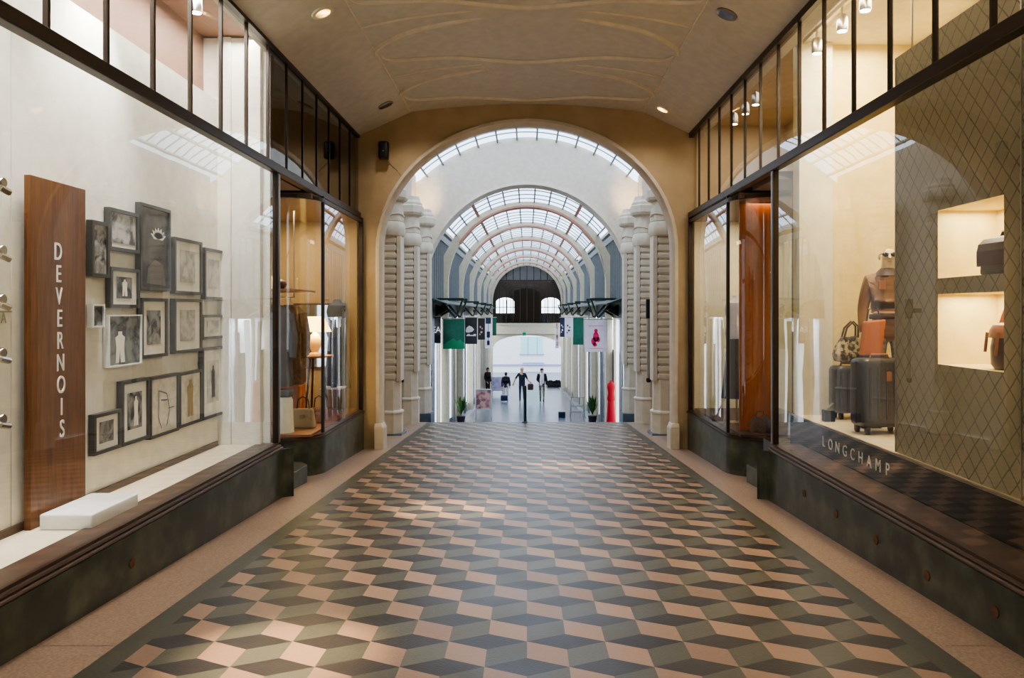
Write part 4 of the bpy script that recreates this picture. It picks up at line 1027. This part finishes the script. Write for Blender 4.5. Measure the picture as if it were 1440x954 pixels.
# ------------------------------------------------------------------ glazed arcade
RV2, CV2 = 2.89, 2.16; T2 = radians(54)
YR = [24.5 + 5.67*k for k in range(6)]; YE = 57.0
vault('window_7', RV2, CV2, radians(50.6), 11, 21.45, YE, [21.45 + .8*i for i in range(1, 44)], .04, (2, 9))
for n_, y in enumerate(YR):
    b = MB(); inner = []; outer = []
    for i in range(41):
        t = pi*i/40; inner.append((-2.46*cos(t), 2.45 + 2.42*sin(t)))
    for i in range(41):
        t = -T2 + 2*T2*i/40; outer.append((RV2*sin(t), CV2 + RV2*cos(t)-.03))
    inner = [(-2.46, low_z(y)-.1)] + inner + [(2.46, low_z(y)-.1)]; outer = [(-2.66, low_z(y)-.1)] + [(-2.66,3.2)] + outer[1:-1] + [(2.66,3.2)] + [(2.66, low_z(y)-.1)]
    k = min(len(inner), len(outer))
    for (a, c), (e, g) in zip(zip(inner, inner[1:]), zip(outer, outer[1:])):
        for yy in (y-.16, y+.16): b.quad((a[0],yy,a[1]),(c[0],yy,c[1]),(g[0],yy,g[1]),(e[0],yy,e[1]))
        b.quad((a[0],y-.16,a[1]),(c[0],y-.16,c[1]),(c[0],y+.16,c[1]),(a[0],y+.16,a[1])); b.quad((e[0],y-.16,e[1]),(g[0],y-.16,g[1]),(g[0],y+.16,g[1]),(e[0],y+.16,e[1]))
    b.m(1).sweep([((a[0],0,a[1]), (Vector((0,0,CV2))-Vector((a[0],0,a[1]))).normalized(), (0,1,0)) for a in inner[8:-8]], [(-.03,y-.19),(.03,y-.19),(.03,y+.19),(-.03,y+.19)])
    struct('trim_%d' % (14+n_), b, ['rib', 'salmon'])
for s, nm in ((-1, 'left'), (1, 'right')):
    w = empty('window_%d' % (8 if s < 0 else 9), (s*2.62, 39, 1.9), 'structure')
    b = MB(); n_ = 0
    bars = MB(); y = 21.6
    while y < YE:
        bars.box(s*2.59, s*2.64, y-.025, y+.025, 1.97, 3.85); y += .55
    bars.build('glazing_bars', 'sash', w); MB().box(s*2.58, s*2.66, 21.45, YE, 3.75, 3.95).build('eaves_beam', 'sash', w)
    MB().quad((s*2.62,21.45,1.97),(s*2.62,YE,1.97),(s*2.62,YE,3.8),(s*2.62,21.45,3.8)).build('pane', 'glass', w)
    b = MB(); b.box(s*3.5, s*3.6, 21.45, YE, 1.9, 4.4); b.m(1).box(s*2.66, s*3.6, 21.45, YE, 1.4, 1.92); b.m(0).box(s*2.72, s*3.6, 21.45, YE, 4.2, 4.3)
    struct('wall_arcade_%s' % nm, b, ['goodsgrey', 'greenmetal'])
    # canopy fascia along the shop fronts
    b = MB(); b.prism([(s*2.66,21.5,1.97),(s*2.2,21.5,1.82),(s*2.2,21.5,1.78),(s*2.66,21.5,1.9)], (0, YE-21.6, 0)); struct('trim_%d' % (20 if s < 0 else 21), b, 'greenmetal')
    # shop fronts
    sw = empty('window_%d' % (10 if s < 0 else 11), (s*2.66, 39, -2.2), 'structure')
    y = 21.9; k = 0; post = None
    while y < YE - .3:
        MB().box(s*2.595, s*2.66, y-.05, y+.05, low_z(y)-.05, 1.4).build('post', 'rib' if k % 2 else 'sash', sw); y += 1.4175; k += 1
    MB().add([(s*2.64,21.45,low_z(21.45)+.3),(s*2.64,YE,low_z(YE)+.3),(s*2.64,YE,1.4),(s*2.64,21.45,1.4)], [(0,1,2,3)]).build('pane', 'shopglass', sw)
    MB().add([(s*2.66,21.45,low_z(21.45)-.05),(s*2.66,YE,low_z(YE)-.05),(s*2.66,YE,low_z(YE)+.3),(s*2.66,21.45,low_z(21.45)+.3)], [(0,1,2,3)]).build('stall_riser', 'navyplinth', sw)
    b = MB(); rs = random.Random(3 + s); yy = 21.9
    while yy < YE - 1.5:
        a_ = yy + .06
        for wd_ in (.42, .38, .45):
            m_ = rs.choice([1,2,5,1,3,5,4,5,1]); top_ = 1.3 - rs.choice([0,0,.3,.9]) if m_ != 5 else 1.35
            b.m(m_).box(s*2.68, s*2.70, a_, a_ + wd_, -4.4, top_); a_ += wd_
        yy += 1.4175
    b.m(0).box(s*3.9, s*4.0, 21.45, YE, -4.4, 1.4)
    for yy in [21.5] + [v for v in YR] + [YE-.1]: b.box(s*2.7, s*3.95, yy-.05, yy+.05, -4.4, 1.4)
    struct('wall_shops_%s' % nm, b, ['shopwhite', 'goods', 'suitgrey', 'steelblue', 'olive', 'litwhite'])
    light('shop_strip_lamp', 'AREA', (s*3.35, 39, 1.36), 800, (.92,.96,1), (0,0,0), shape='RECTANGLE', size=.5, size_y=35)

# brackets and banners
def bracket(s, y, label):
    r = thing('banner_bracket', (s*2.6, y, 1.5), label, 'bracket', 'triangular brackets over the shop fronts')
    MB().box(s*2.66, s*1.85, y-.03, y+.03, 1.93, 1.99).build('top_bar', 'greenmetal', r)
    b = MB(); b.prism([(s*2.6,y-.02,1.93),(s*2.52,y-.02,1.93),(s*2.06,y-.02,1.42),(s*2.13,y-.02,1.40)], (0,.04,0)); b.build('strut', 'greenmetal', r)
    b = MB(); b.prism([(s*2.1,y-.02,1.40),(s*2.05,y-.02,1.42),(s*1.86,y-.02,1.93),(s*1.92,y-.02,1.93)], (0,.04,0)); b.build('strut', 'greenmetal', r)
    b = MB(); b.add([(s*2.66,y-.14,1.80),(s*2.34,y-.14,1.62),(s*2.66,y-.14,1.45),(s*2.66,y+.14,1.80),(s*2.34,y+.14,1.62),(s*2.66,y+.14,1.45)], [(0,1,2),(3,5,4),(0,3,4,1),(1,4,5,2),(2,5,3,0)]); b.build('floodlight', 'black', r)
    return r
NM = ['nearest', 'second', 'third', 'fourth', 'fifth', 'sixth']
def banner(x0, x1, t, bt, Y, mats, label, deco=None):
    a, c = P(x0, t, Y), P(x1, bt, Y); cx = (a.x+c.x)/2; w_ = abs(c.x-a.x); s = 1 if cx > 0 else -1
    r = thing('hanging_banner', (cx, Y, c.z), label, 'banner', 'shop banners hung across the arcade')
    b = MB(); b.box(a.x, c.x, Y-.012, Y+.012, c.z, a.z); b.build('cloth', mats[0], r)
    MB().tube([(a.x-.03 if s > 0 else s*2.66, Y, a.z+.02), (s*2.66 if s > 0 else c.x+.03, Y, a.z+.02)], .016).build('pole', 'steel', r)
    if deco: 
        d = MB(); U = lambda u, v: (a.x + u*(c.x-a.x), Y-.016, c.z + v*(a.z-c.z)); 
        if deco == 'txt':
            for ch, u in (('E', .45), ('A', .8)): t_ = MB(); put_text(t_, ch, .26, U(u, .5), (1,0,0), (0,0,1), .9, .002); t_.build('letter', mats[1], r)
        else: deco(d, U, a, c); d.build('print', mats[1], r)
    return r
def ellp(d, U, cu, cv, ru, rv, n=14): d.poly([U(cu + ru*cos(2*pi*i/n), cv + rv*sin(2*pi*i/n)) for i in range(n)])
def rct(d, U, u0, u1, v0, v1): d.poly([U(u0,v0), U(u1,v0), U(u1,v1), U(u0,v1)])
def deco_fig(d, U, a, c):
    ellp(d, U, .50, .66, .08, .06); ellp(d, U, .50, .47, .13, .16); ellp(d, U, .40, .33, .11, .12); ellp(d, U, .60, .38, .08, .08); ellp(d, U, .46, .22, .09, .06); rct(d, U, .2, .8, .10, .112); rct(d, U, .18, .82, .80, .812)
def deco_bulb(d, U, a, c):
    d.poly([U(.05,.5), U(.12,.62), U(.35,.70), U(.6,.64), U(.75,.55), U(.6,.47), U(.3,.43), U(.1,.44)]); rct(d, U, .12, .9, .30, .345); rct(d, U, .2, .4, .345, .38); rct(d, U, .7, .9, .345, .38)
def deco_green(d, U, a, c):
    d.poly([U(0,0), U(1,0), U(1,.2), U(.8,.32), U(.65,.26), U(.5,.36), U(.35,.3), U(.2,.24), U(0,.12)])
def deco_dots(d, U, a, c):
    ellp(d, U, .35, .6, .1, .05); ellp(d, U, .6, .52, .08, .05); ellp(d, U, .5, .36, .15, .05); ellp(d, U, .3, .25, .08, .04)
def deco_block(d, U, a, c):
    rct(d, U, .1, .9, .8, 1); rct(d, U, .25, .75, .35, .55); rct(d, U, .3, .7, .1, .25); rct(d, U, .46, .54, .1, .85)
banner(602, 620, 446, 483, 22.6, ['kbanner', 'letter'], 'dark grey banner with pale letters, nearest on the left beside the column', 'txt')
banner(623, 653, 449, 491, 24.2, ['gbanner', 'gbanner2'], 'large dark green banner with bright green lower edge on the left', deco_green)
banner(654, 671, 447, 484, 30.0, ['kbanner', 'letter'], 'charcoal banner with white leaf shaped logo and text bar on the left', deco_bulb)
banner(672, 682, 448, 478, 35.9, ['black', 'poster'], 'narrow black banner with small marks, fourth on the left', deco_dots)
banner(682, 691.5, 447, 490, 41.5, ['wbanner', 'navybox'], 'long white banner with navy blocks, fifth on the left', deco_block)
banner(692.5, 698, 447, 472, 47.2, ['gbanner', 'gbanner2'], 'small green banner furthest along on the left')
banner(822, 854, 450, 495, 24.2, ['wbanner', 'magenta'], 'white banner with magenta figure, nearest on the right', deco_fig)
banner(806, 820.5, 447, 485, 30.0, ['gbanner', 'gbanner2'], 'dark green banner second on the right behind the white one')
banner(794, 806, 447, 475, 35.9, ['wbanner', 'greenmetal'], 'pale banner with small dark marks, third on the right', deco_dots)
banner(787.5, 794, 447, 474, 41.5, ['navybox', 'letter'], 'dark navy banner fourth on the right', deco_dots)
banner(781, 786, 455, 490, 47.2, ['wbanner', 'poster'], 'pale pinkish banner furthest along on the right', deco_block)
for s, nm in ((-1, 'left'), (1, 'right')):
    for i, y in enumerate([22.95, 24.4, 30.2, 35.9, 41.5, 47.2]):
        bracket(s, y, 'dark green triangular bracket, %s along the %s shop fronts' % (NM[i], nm))

# ------------------------------------------------------------------ end wall of the arcade
wz0 = .73
arch_wall('wall_far', 'rib', YE, YE+.5, 2.5, 2.3, 2.62, 3.6, 2.2, lambda x: 5.3)
b = MB()
for s in (-1, 1): b.box(s*2.5, s*3.6, YE, YE+.5, -4.4, 2.25)
b.box(-2.5, 2.5, YE-.08, YE+.5, -.05, .73); b.box(-2.6, 2.6, YE-.14, YE+.1, .60, .73); b.box(-2.6, 2.6, YE-.12, YE+.1, -.05, .02)
top = [(-2.5, -.05), (2.5, -.05)]
low = [(2.42*cos(pi*i/20), -1.0 + .85*sin(pi*i/20)) for i in range(21)]
b.prism([(-2.5,YE,-.05),(2.5,YE,-.05),(2.5,YE,-1.0)] + [(x,YE,z) for x, z in low] + [(-2.5,YE,-1.0)], (0,.5,0))
struct('wall_far_lower', b, 'rib')
b = MB()
for k_, (rr_, yy) in enumerate(((2.62, YE-.06), (2.78, YE-.12))):
    arc = [(-rr_*cos(pi*i/40), 2.3 + (rr_+.12)*sin(pi*i/40)) for i in range(41)]
    b.sweep([((x,0,z), (Vector((0,0,2.3))-Vector((x,0,z))).normalized(), (0,1,0)) for x, z in arc], [(-.05,yy),(.05,yy),(.05,YE+.02),(-.05,YE+.02)])
struct('trim_22', b, 'rib', True)
w = empty('window_12', (0, YE+.25, wz0), 'structure')
def zw(x): return 2.3 + 2.62*sqrt(max(0, 1-(x/2.5)**2))
xs_ = [-2.5 + 5*i/40 for i in range(41)]
MB().strip([(x,YE+.25,wz0) for x in xs_], [(x,YE+.25,zw(x)) for x in xs_]).build('pane', 'greyglass', w)
for i in range(1, 10):
    x = -2.5 + .5*i; MB().box(x-.03, x+.03, YE+.2, YE+.3, wz0, zw(x)).build('mullion', 'bar', w)
MB().box(-2.5, 2.5, YE+.18, YE+.32, 3.78, 3.9).build('transom_bar', 'bar', w)
# made-up dim hall behind that window; two glowing panes imitate its reflections
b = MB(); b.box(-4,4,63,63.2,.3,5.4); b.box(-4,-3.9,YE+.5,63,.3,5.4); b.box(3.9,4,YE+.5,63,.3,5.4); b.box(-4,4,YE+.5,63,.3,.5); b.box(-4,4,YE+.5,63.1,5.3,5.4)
struct('wall_reflection_room', b, 'darkroom')
b = MB(); b.box(-2.5,2.5,YE+.45,YE+.6,3.9,5.2); struct('wall_upper_panel', b, 'goodsgrey')
for k_, cx in enumerate((-1.75, 1.9)):
    w = empty('window_%d' % (13+k_), (cx, 62.95, 1.5), 'structure')
    b = MB(); b.poly([(cx-.75,62.96,1.45),(cx+.75,62.96,1.45),(cx+.75,62.96,2.3)] + [(cx+.75*cos(pi*i/12),62.96,2.3+.4*sin(pi*i/12)) for i in range(1,12)] + [(cx-.75,62.96,2.3)]); b.build('pane', 'lampday', w) if False else None
    m_ = MB(); m_.poly([(cx-.75,62.96,1.45),(cx+.75,62.96,1.45),(cx+.75,62.96,2.3)] + [(cx+.75*cos(pi*i/12),62.96,2.3+.4*sin(pi*i/12)) for i in range(1,12)] + [(cx-.75,62.96,2.3)])
    M.setdefault('glowpane', mat('glowing_reflection_pane', C(230,240,250), .5, emit=(.85,.93,1,1), es=4)); m_.build('pane', 'glowpane', w)
    fr = MB(); 
    for i in range(6): fr.box(cx-.75+.3*i-.02, cx-.75+.3*i+.02, 62.9, 62.96, 1.45, 2.55)
    fr.box(cx-.75, cx+.75, 62.9, 62.96, 1.9, 1.96); fr.build('glazing_bars', 'black', w)
r = thing('exit_sign', (PX(737,56.5), 56.6, PZ(470,56.6)), 'small pale green sign hanging above the far exit', 'sign')
c = P(737, 470, 56.6); MB().box(c.x-.12, c.x+.12, 56.57, 56.63, c.z-.12, c.z+.12).build('housing', 'gbanner2', r); MB().box(c.x-.02, c.x+.02, 56.58, 56.62, c.z+.12, c.z+.3).build('hanger', 'steel', r)
# street outside
b = MB(); b.quad((-14,62,low_z(62)-.02),(14,62,low_z(62)-.02),(14,80,low_z(62)-.1),(-14,80,low_z(62)-.1)); struct('floor_street', b, 'street')
b = MB(); zg = low_z(62)-.1
b.box(-14, 14, 76, 76.4, zg, 9); b.m(1).box(-14, 14, 75.9, 76, PZ(515,76), PZ(512.5,76))
b.m(1).box(PX(735,76), PX(765,76), 75.8, 76, PZ(514,76), PZ(510,76)); b.m(1).box(PX(737,76), PX(764,76), 75.85, 76, PZ(529,76), PZ(523,76))
struct('wall_street', b, ['facade', 'lilac'])
w = empty('window_15', (PX(748,76), 75.9, PZ(498,76)), 'structure')
for xa, xb_ in ((733,742),(743,755),(756,763)):
    MB().box(PX(xa,75.9), PX(xb_,75.9), 75.9, 76, PZ(498,75.9), PZ(474,75.9)).build('pane', 'cyanwin', w)
MB().box(PX(731,75.9), PX(765,75.9), 75.86, 76, PZ(499.5,75.9), PZ(498,75.9)).build('sill', 'lilac', w)

# ------------------------------------------------------------------ people
def gz(y): return low_z(y)
def at(px, Y): return (PX(px, Y), Y, gz(Y))
dark = ['skin','blackcloth','blackcloth','blackcloth','black']
human(at(686, 46.0), .9, 1.72, dark, 'person in a long black coat standing at the left behind the sandwich board', {'haL':(-.2,-.16,.86),'wrL':(-.22,-.1,.93)}, 'hair', jacket=('blackcloth', .62, True))
human(at(711.5, 42.0), pi-.15, 1.54, ['skin','navy','navy','lightcloth','black'], 'person in dark jacket and pale trousers beside a navy shopping trolley', {'wrR':(.2,.16,.86),'haR':(.2,.2,.80)}, 'hair', jacket=('navy', .78, True), fat=1.2)
human(at(734, 41.2), 0, 1.80, ['skin','navy','skin','jean','black'], 'person in dark top walking with his right arm swung out, bag at his side', {'elL':(-.33,0,1.20),'wrL':(-.42,-.06,.98),'haL':(-.45,-.08,.91),'knL':(-.10,-.10,.50),'anL':(-.10,-.10,.10),'toL':(-.11,-.27,.04),'knR':(.10,.02,.50),'anR':(.10,.22,.13),'toR':(.11,.07,.04),'elR':(.27,.03,1.18),'wrR':(.38,-.08,1.04),'haR':(.43,-.1,1.01)}, 'greyhair')
woman = human(at(762, 40.6), .05, 1.78, ['skin','blackcloth','blackcloth','camo','black'], 'person in dark jacket, pale scarf and patterned trousers walking on the right', {'knL':(-.08,-.03,.50),'anL':(-.07,.05,.10),'toL':(-.08,-.12,.04),'knR':(.09,-.08,.50),'anR':(.08,-.12,.10),'toR':(.09,-.29,.04),'wrL':(-.12,-.2,1.08),'haL':(-.05,-.22,1.1)}, 'hair', jacket=('blackcloth', .86, True))
c = Vector(at(762, 40.6))
b = MB(); b.lathe((c.x, c.y-.04, c.z+1.40), [(.10,0),(.13,.04),(.12,.1),(.075,.13)], 14); b.tube([(c.x-.03,c.y-.16,c.z+1.44),(c.x-.05,c.y-.18,c.z+1.2),(c.x-.04,c.y-.17,c.z+.9)], [.05,.07,.075]); b.tube([(c.x+.05,c.y-.16,c.z+1.44),(c.x+.05,c.y-.175,c.z+1.15),(c.x+.04,c.y-.17,c.z+1.0)], [.05,.06,.06])
b.build('scarf', 'lightcloth', woman, True)['label'] = 'long pale scarf hanging open'
c = Vector(at(734, 41.2))
r = thing('carried_bag', (c.x+.45, c.y-.1, c.z+.62), 'dark bag held at the side of the walking person', 'bag')
b = MB(); b.rbox((c.x+.45, c.y-.1, c.z+.62), .30, .14, .33, .05); b.build('body', 'darkbrown', r, True)
MB().tube([(c.x+.40,c.y-.1,c.z+.94),(c.x+.41,c.y-.1,c.z+.985),(c.x+.49,c.y-.1,c.z+.985),(c.x+.50,c.y-.1,c.z+.94)], .01).build('handle', 'darkbrown', r)
# shopping trolley
r = thing('shopping_trolley', at(709, 41.0), 'navy two wheeled shopping trolley standing on the arcade floor', 'trolley')
x, y, z = at(709, 41.0)
MB().rbox((x,y,z+.06), .36, .26, .28, .04).build('bag', 'navybox', r, True)
for sx in (-1,1): MB().lathe((x+sx*.15-.012, y+.05, z+.055), [(.03,-.003),(.055,0),(.055,.024),(.03,.027)], 14, axis='X').build('wheel', 'black', r)
MB().tube([(x+.1,y+.12,z+.1),(x+.1,y+.25,z+.75),(x+.2,y+.3,z+.78)], .012).build('handle', 'steel', r)
# sandwich boards
def sandwich(px0, px1, pt_, Y, panel, label, framem, deep=.22):
    a = PX(px0, Y); c = PX(px1, Y); z = gz(Y); zt_ = PZ(pt_, Y); h = zt_ - z
    r = thing('sandwich_board', ((a+c)/2, Y, z), label, 'sandwich board', 'advertising boards on the arcade floor')
    for sg, nm in ((-1, 'front_frame'), (1, 'back_frame')):
        f = MB(); yt = Y + sg*.02; yb_ = Y + sg*deep
        for x in (a, c): f.tube([(x, yb_, z + (low_z(yb_)-low_z(Y))), (x, yt, zt_)], .022)
        for q in (1.0, .30): f.tube([(a, yt+(yb_-yt)*(1-q), z+h*q), (c, yt+(yb_-yt)*(1-q), z+h*q)], .022)
        f.build(nm, framem, r, True)
        p = MB(); p.quad((a+.02, yt+(yb_-yt)*.68, z+h*.32), (c-.02, yt+(yb_-yt)*.68, z+h*.32), (c-.02, yt+(yb_-yt)*.03, z+h*.97), (a+.02, yt+(yb_-yt)*.03, z+h*.97)); p.build('poster', panel, r)
    return r
sandwich(669, 691, 548, 31.2, 'poster', 'white framed sandwich board with pink picture, nearest board on the left', 'lightcloth')
sandwich(692, 707, 531, 46.8, 'posterl', 'pale lavender sandwich board between the two standing people on the left', 'lilac')
r = thing('easel_frame', at(812, 31.2), 'open grey metal display frame standing on the right of the arcade floor', 'display frame')
x, y, z = at(812, 31.2); w_ = .28
for sg in (-1, 1):
    f = MB(); 
    for sx in (-1,1): f.tube([(x+sx*w_, y+sg*.25, z), (x+sx*w_*.85, y+sg*.02, z+.80)], .018)
    for q in (.25,.55,.98): f.tube([(x-w_, y+sg*.25*(1-q), z+.8*q), (x+w_, y+sg*.25*(1-q), z+.8*q)], .014)
    f.build('trestle', 'sash', r, True)
r = thing('floor_box', at(790, 31.0), 'small navy plastic box standing alone on the arcade floor', 'box')
x, y, z = at(790, 31.0); MB().rbox((x,y,z), .27, .2, .2, .02).build('box_body', 'navybox', r, True); MB().rbox((x,y,z+.19), .29, .22, .03, .01).build('lid', 'navybox', r, True)
# handrail at the top of the steps
r = thing('handrail', (PX(738.5,17.5), 17.5, floor_z(17.5)), 'dark central handrail post at the top of the steps', 'handrail')
x = PX(738.5, 17.5); z = floor_z(17.5); zt_ = PZ(544, 17.5)
MB().tube([(x,17.5,z),(x,17.5,zt_)], .032, 12).build('post', 'greenmetal', r, True)
MB().lathe((x,17.5,z), [(.07,0),(.07,.012),(.04,.03)], 14).build('base_plate', 'greenmetal', r)
MB().tube([(x,17.5,zt_),(x,17.6,zt_+.0),(x,20.0,zt_-1.12)], .026, 10).build('rail', 'greenmetal', r, True)
MB().tube([(x,19.95,zl),(x,19.95,zt_-1.1)], .03, 10).build('post', 'greenmetal', r, True)
# planter by the far exit
r = thing('planter', at(779, 58.5), 'long black trough with low dark shrubs at the right of the far exit', 'planter')
x, y, z = at(779, 58.5); MB().box(x-.55, x+.6, y-.2, y+.2, z, z+.34).build('trough', 'black', r, bevel=.02)
b = MB()
for i in range(26): b.ell((x-.45+.9*random.random(), y+.24*(random.random()-.5), z+.36+.12*random.random()), .12, .12, .09, 7, 5)
b.build('shrubs', 'blackcloth', r, True)
# window goods along the arcade
r = garment_stand(PX(861,23.2)-.04, 23.2, low_z(23.2), 1.7, 'red', 'red', 'dress form in bright red dress in the right shop window beside the furthest column', None, .68)
def plant(x, y, z, label):
    r = thing('potted_plant', (x,y,z), label, 'plant', 'potted plants at the shop fronts')
    MB().lathe((x,y,z), [(.12,0),(.16,.28),(.17,.3),(.14,.3)], 14).build('pot', 'suit', r, True)
    b = MB(); rn = random.Random(int(y*10))
    for i in range(60):
        a = rn.random()*2*pi; e = rn.random(); l_ = .25+.3*rn.random(); d = Vector((cos(a)*(.15+.3*e), sin(a)*(.15+.3*e), 1.2-e*.4)).normalized(); p = Vector((x,y,z+.3)) + d*rn.random()*.35; u = d.cross(Vector((0,0,1))).normalized()*.035
        b.quad(p, p + d*l_*.5 + u, p + d*l_, p + d*l_*.5 - u)
    b.build('foliage', 'plant', r)
plant(-2.36, 28.0, low_z(28.0), 'small potted plant by the left shop front')
plant(2.36, 28.2, low_z(28.2), 'small potted plant by the right shop front')

for px, py, lab in [(1131,694,'furthest round rusty plug in the right stone plinth'), (1176,723,'second furthest round rusty plug in the right stone plinth'), (1232,760,'middle of the five round rusty plugs in the right stone plinth'), (1304,810,'second nearest round rusty plug in the right stone plinth'), (1400,861,'nearest round rusty plug in the right stone plinth'), (185.5,793,'single round rusty plug in the left stone plinth')]:
    s = 1 if px > VX else -1; Yq = XP[s]*F/(px-VX); q = P(px, py, Yq)
    b = MB(); b.lathe((XP[s]-.003, q.y, q.z), [(.028,-.004),(.034,0),(.034,.006)] if s < 0 else [(.034,-.002),(.034,.004),(.028,.006)], 14, axis='X')
    tag(b.build('wall_plug', 'rust'), lab, 'plug', 'rusty plugs in the plinths')
# ------------------------------------------------------------------ lamps
def area(name, loc, e, col, sx, sy, rot=(0,0,0)): return light(name, 'AREA', loc, e, col, rot, shape='RECTANGLE', size=sx, size_y=sy)
area('left_display_lamp', (-3.08, 5.0, 4.55), 130, (1,.97,.91), .3, 7.0)
area('right_display_lamp', (3.6, 7.4, 4.55), 80, (1,.86,.6), .7, 2.4)
area('right_front_lamp', (2.85, 4.5, 4.5), 55, (1,.86,.62), .12, 7.5)
area('left_corner_lamp', (-3.4, 11.3, 3.02), 36, (1,.8,.5), .8, 2.0)
area('right_corner_lamp', (3.3, 11.2, 3.02), 26, (1,.82,.55), .8, 2.0)
area('right_upper_lamp', (3.5, 10.8, 4.58), 22, (1,.9,.76), .8, 3.0)
area('reflection_room_fill', (0, 60, 5.2), 90, (.8,.9,1), 4, 4)  # added fill inside the made-up hall behind the far window
for y in (.9, 4.4, 8.2, 12.0):                          # added wide fill for the passage, even where a downlight is unlit
    for s in (-1, 1):
        light('passage_fill', 'SPOT', (s*2.1, y, zc(2.1)-.09), 31, (1,.92,.82), aim((s*2.1, y, 4.6), (s*1.0, y, 0)), spot_size=radians(140), spot_blend=1.0, shadow_soft_size=.06)
for s in (-1, 1):
    light('hall_uplight', 'SPOT', (s*2.5, 19.9, 4.2), 60, (1,.72,.4), aim((s*2.5, 19.9, 4.2), (s*2.95, 20.95, 4.7)), spot_size=radians(80), spot_blend=1.0, shadow_soft_size=.05)
light('left_display_spot', 'SPOT', (-2.92, 6.1, 4.5), 240, (1,.98,.94), aim((-2.92, 6.1, 4.5), (-3.38, 5.95, 3.1)), spot_size=radians(70), spot_blend=.9, shadow_soft_size=.05)
light('left_display_spot', 'SPOT', (-3.02, 4.6, 4.5), 170, (1,.99,.96), aim((-3.02, 4.6, 4.5), (-3.38, 4.9, 1.6)), spot_size=radians(50), spot_blend=.9, shadow_soft_size=.05)
light('left_display_spot', 'SPOT', (-3.05, 7.9, 4.5), 60, (1,.98,.94), aim((-3.05, 7.9, 4.5), (-3.0, 8.5, 1.2)), spot_size=radians(60), spot_blend=.9, shadow_soft_size=.05)
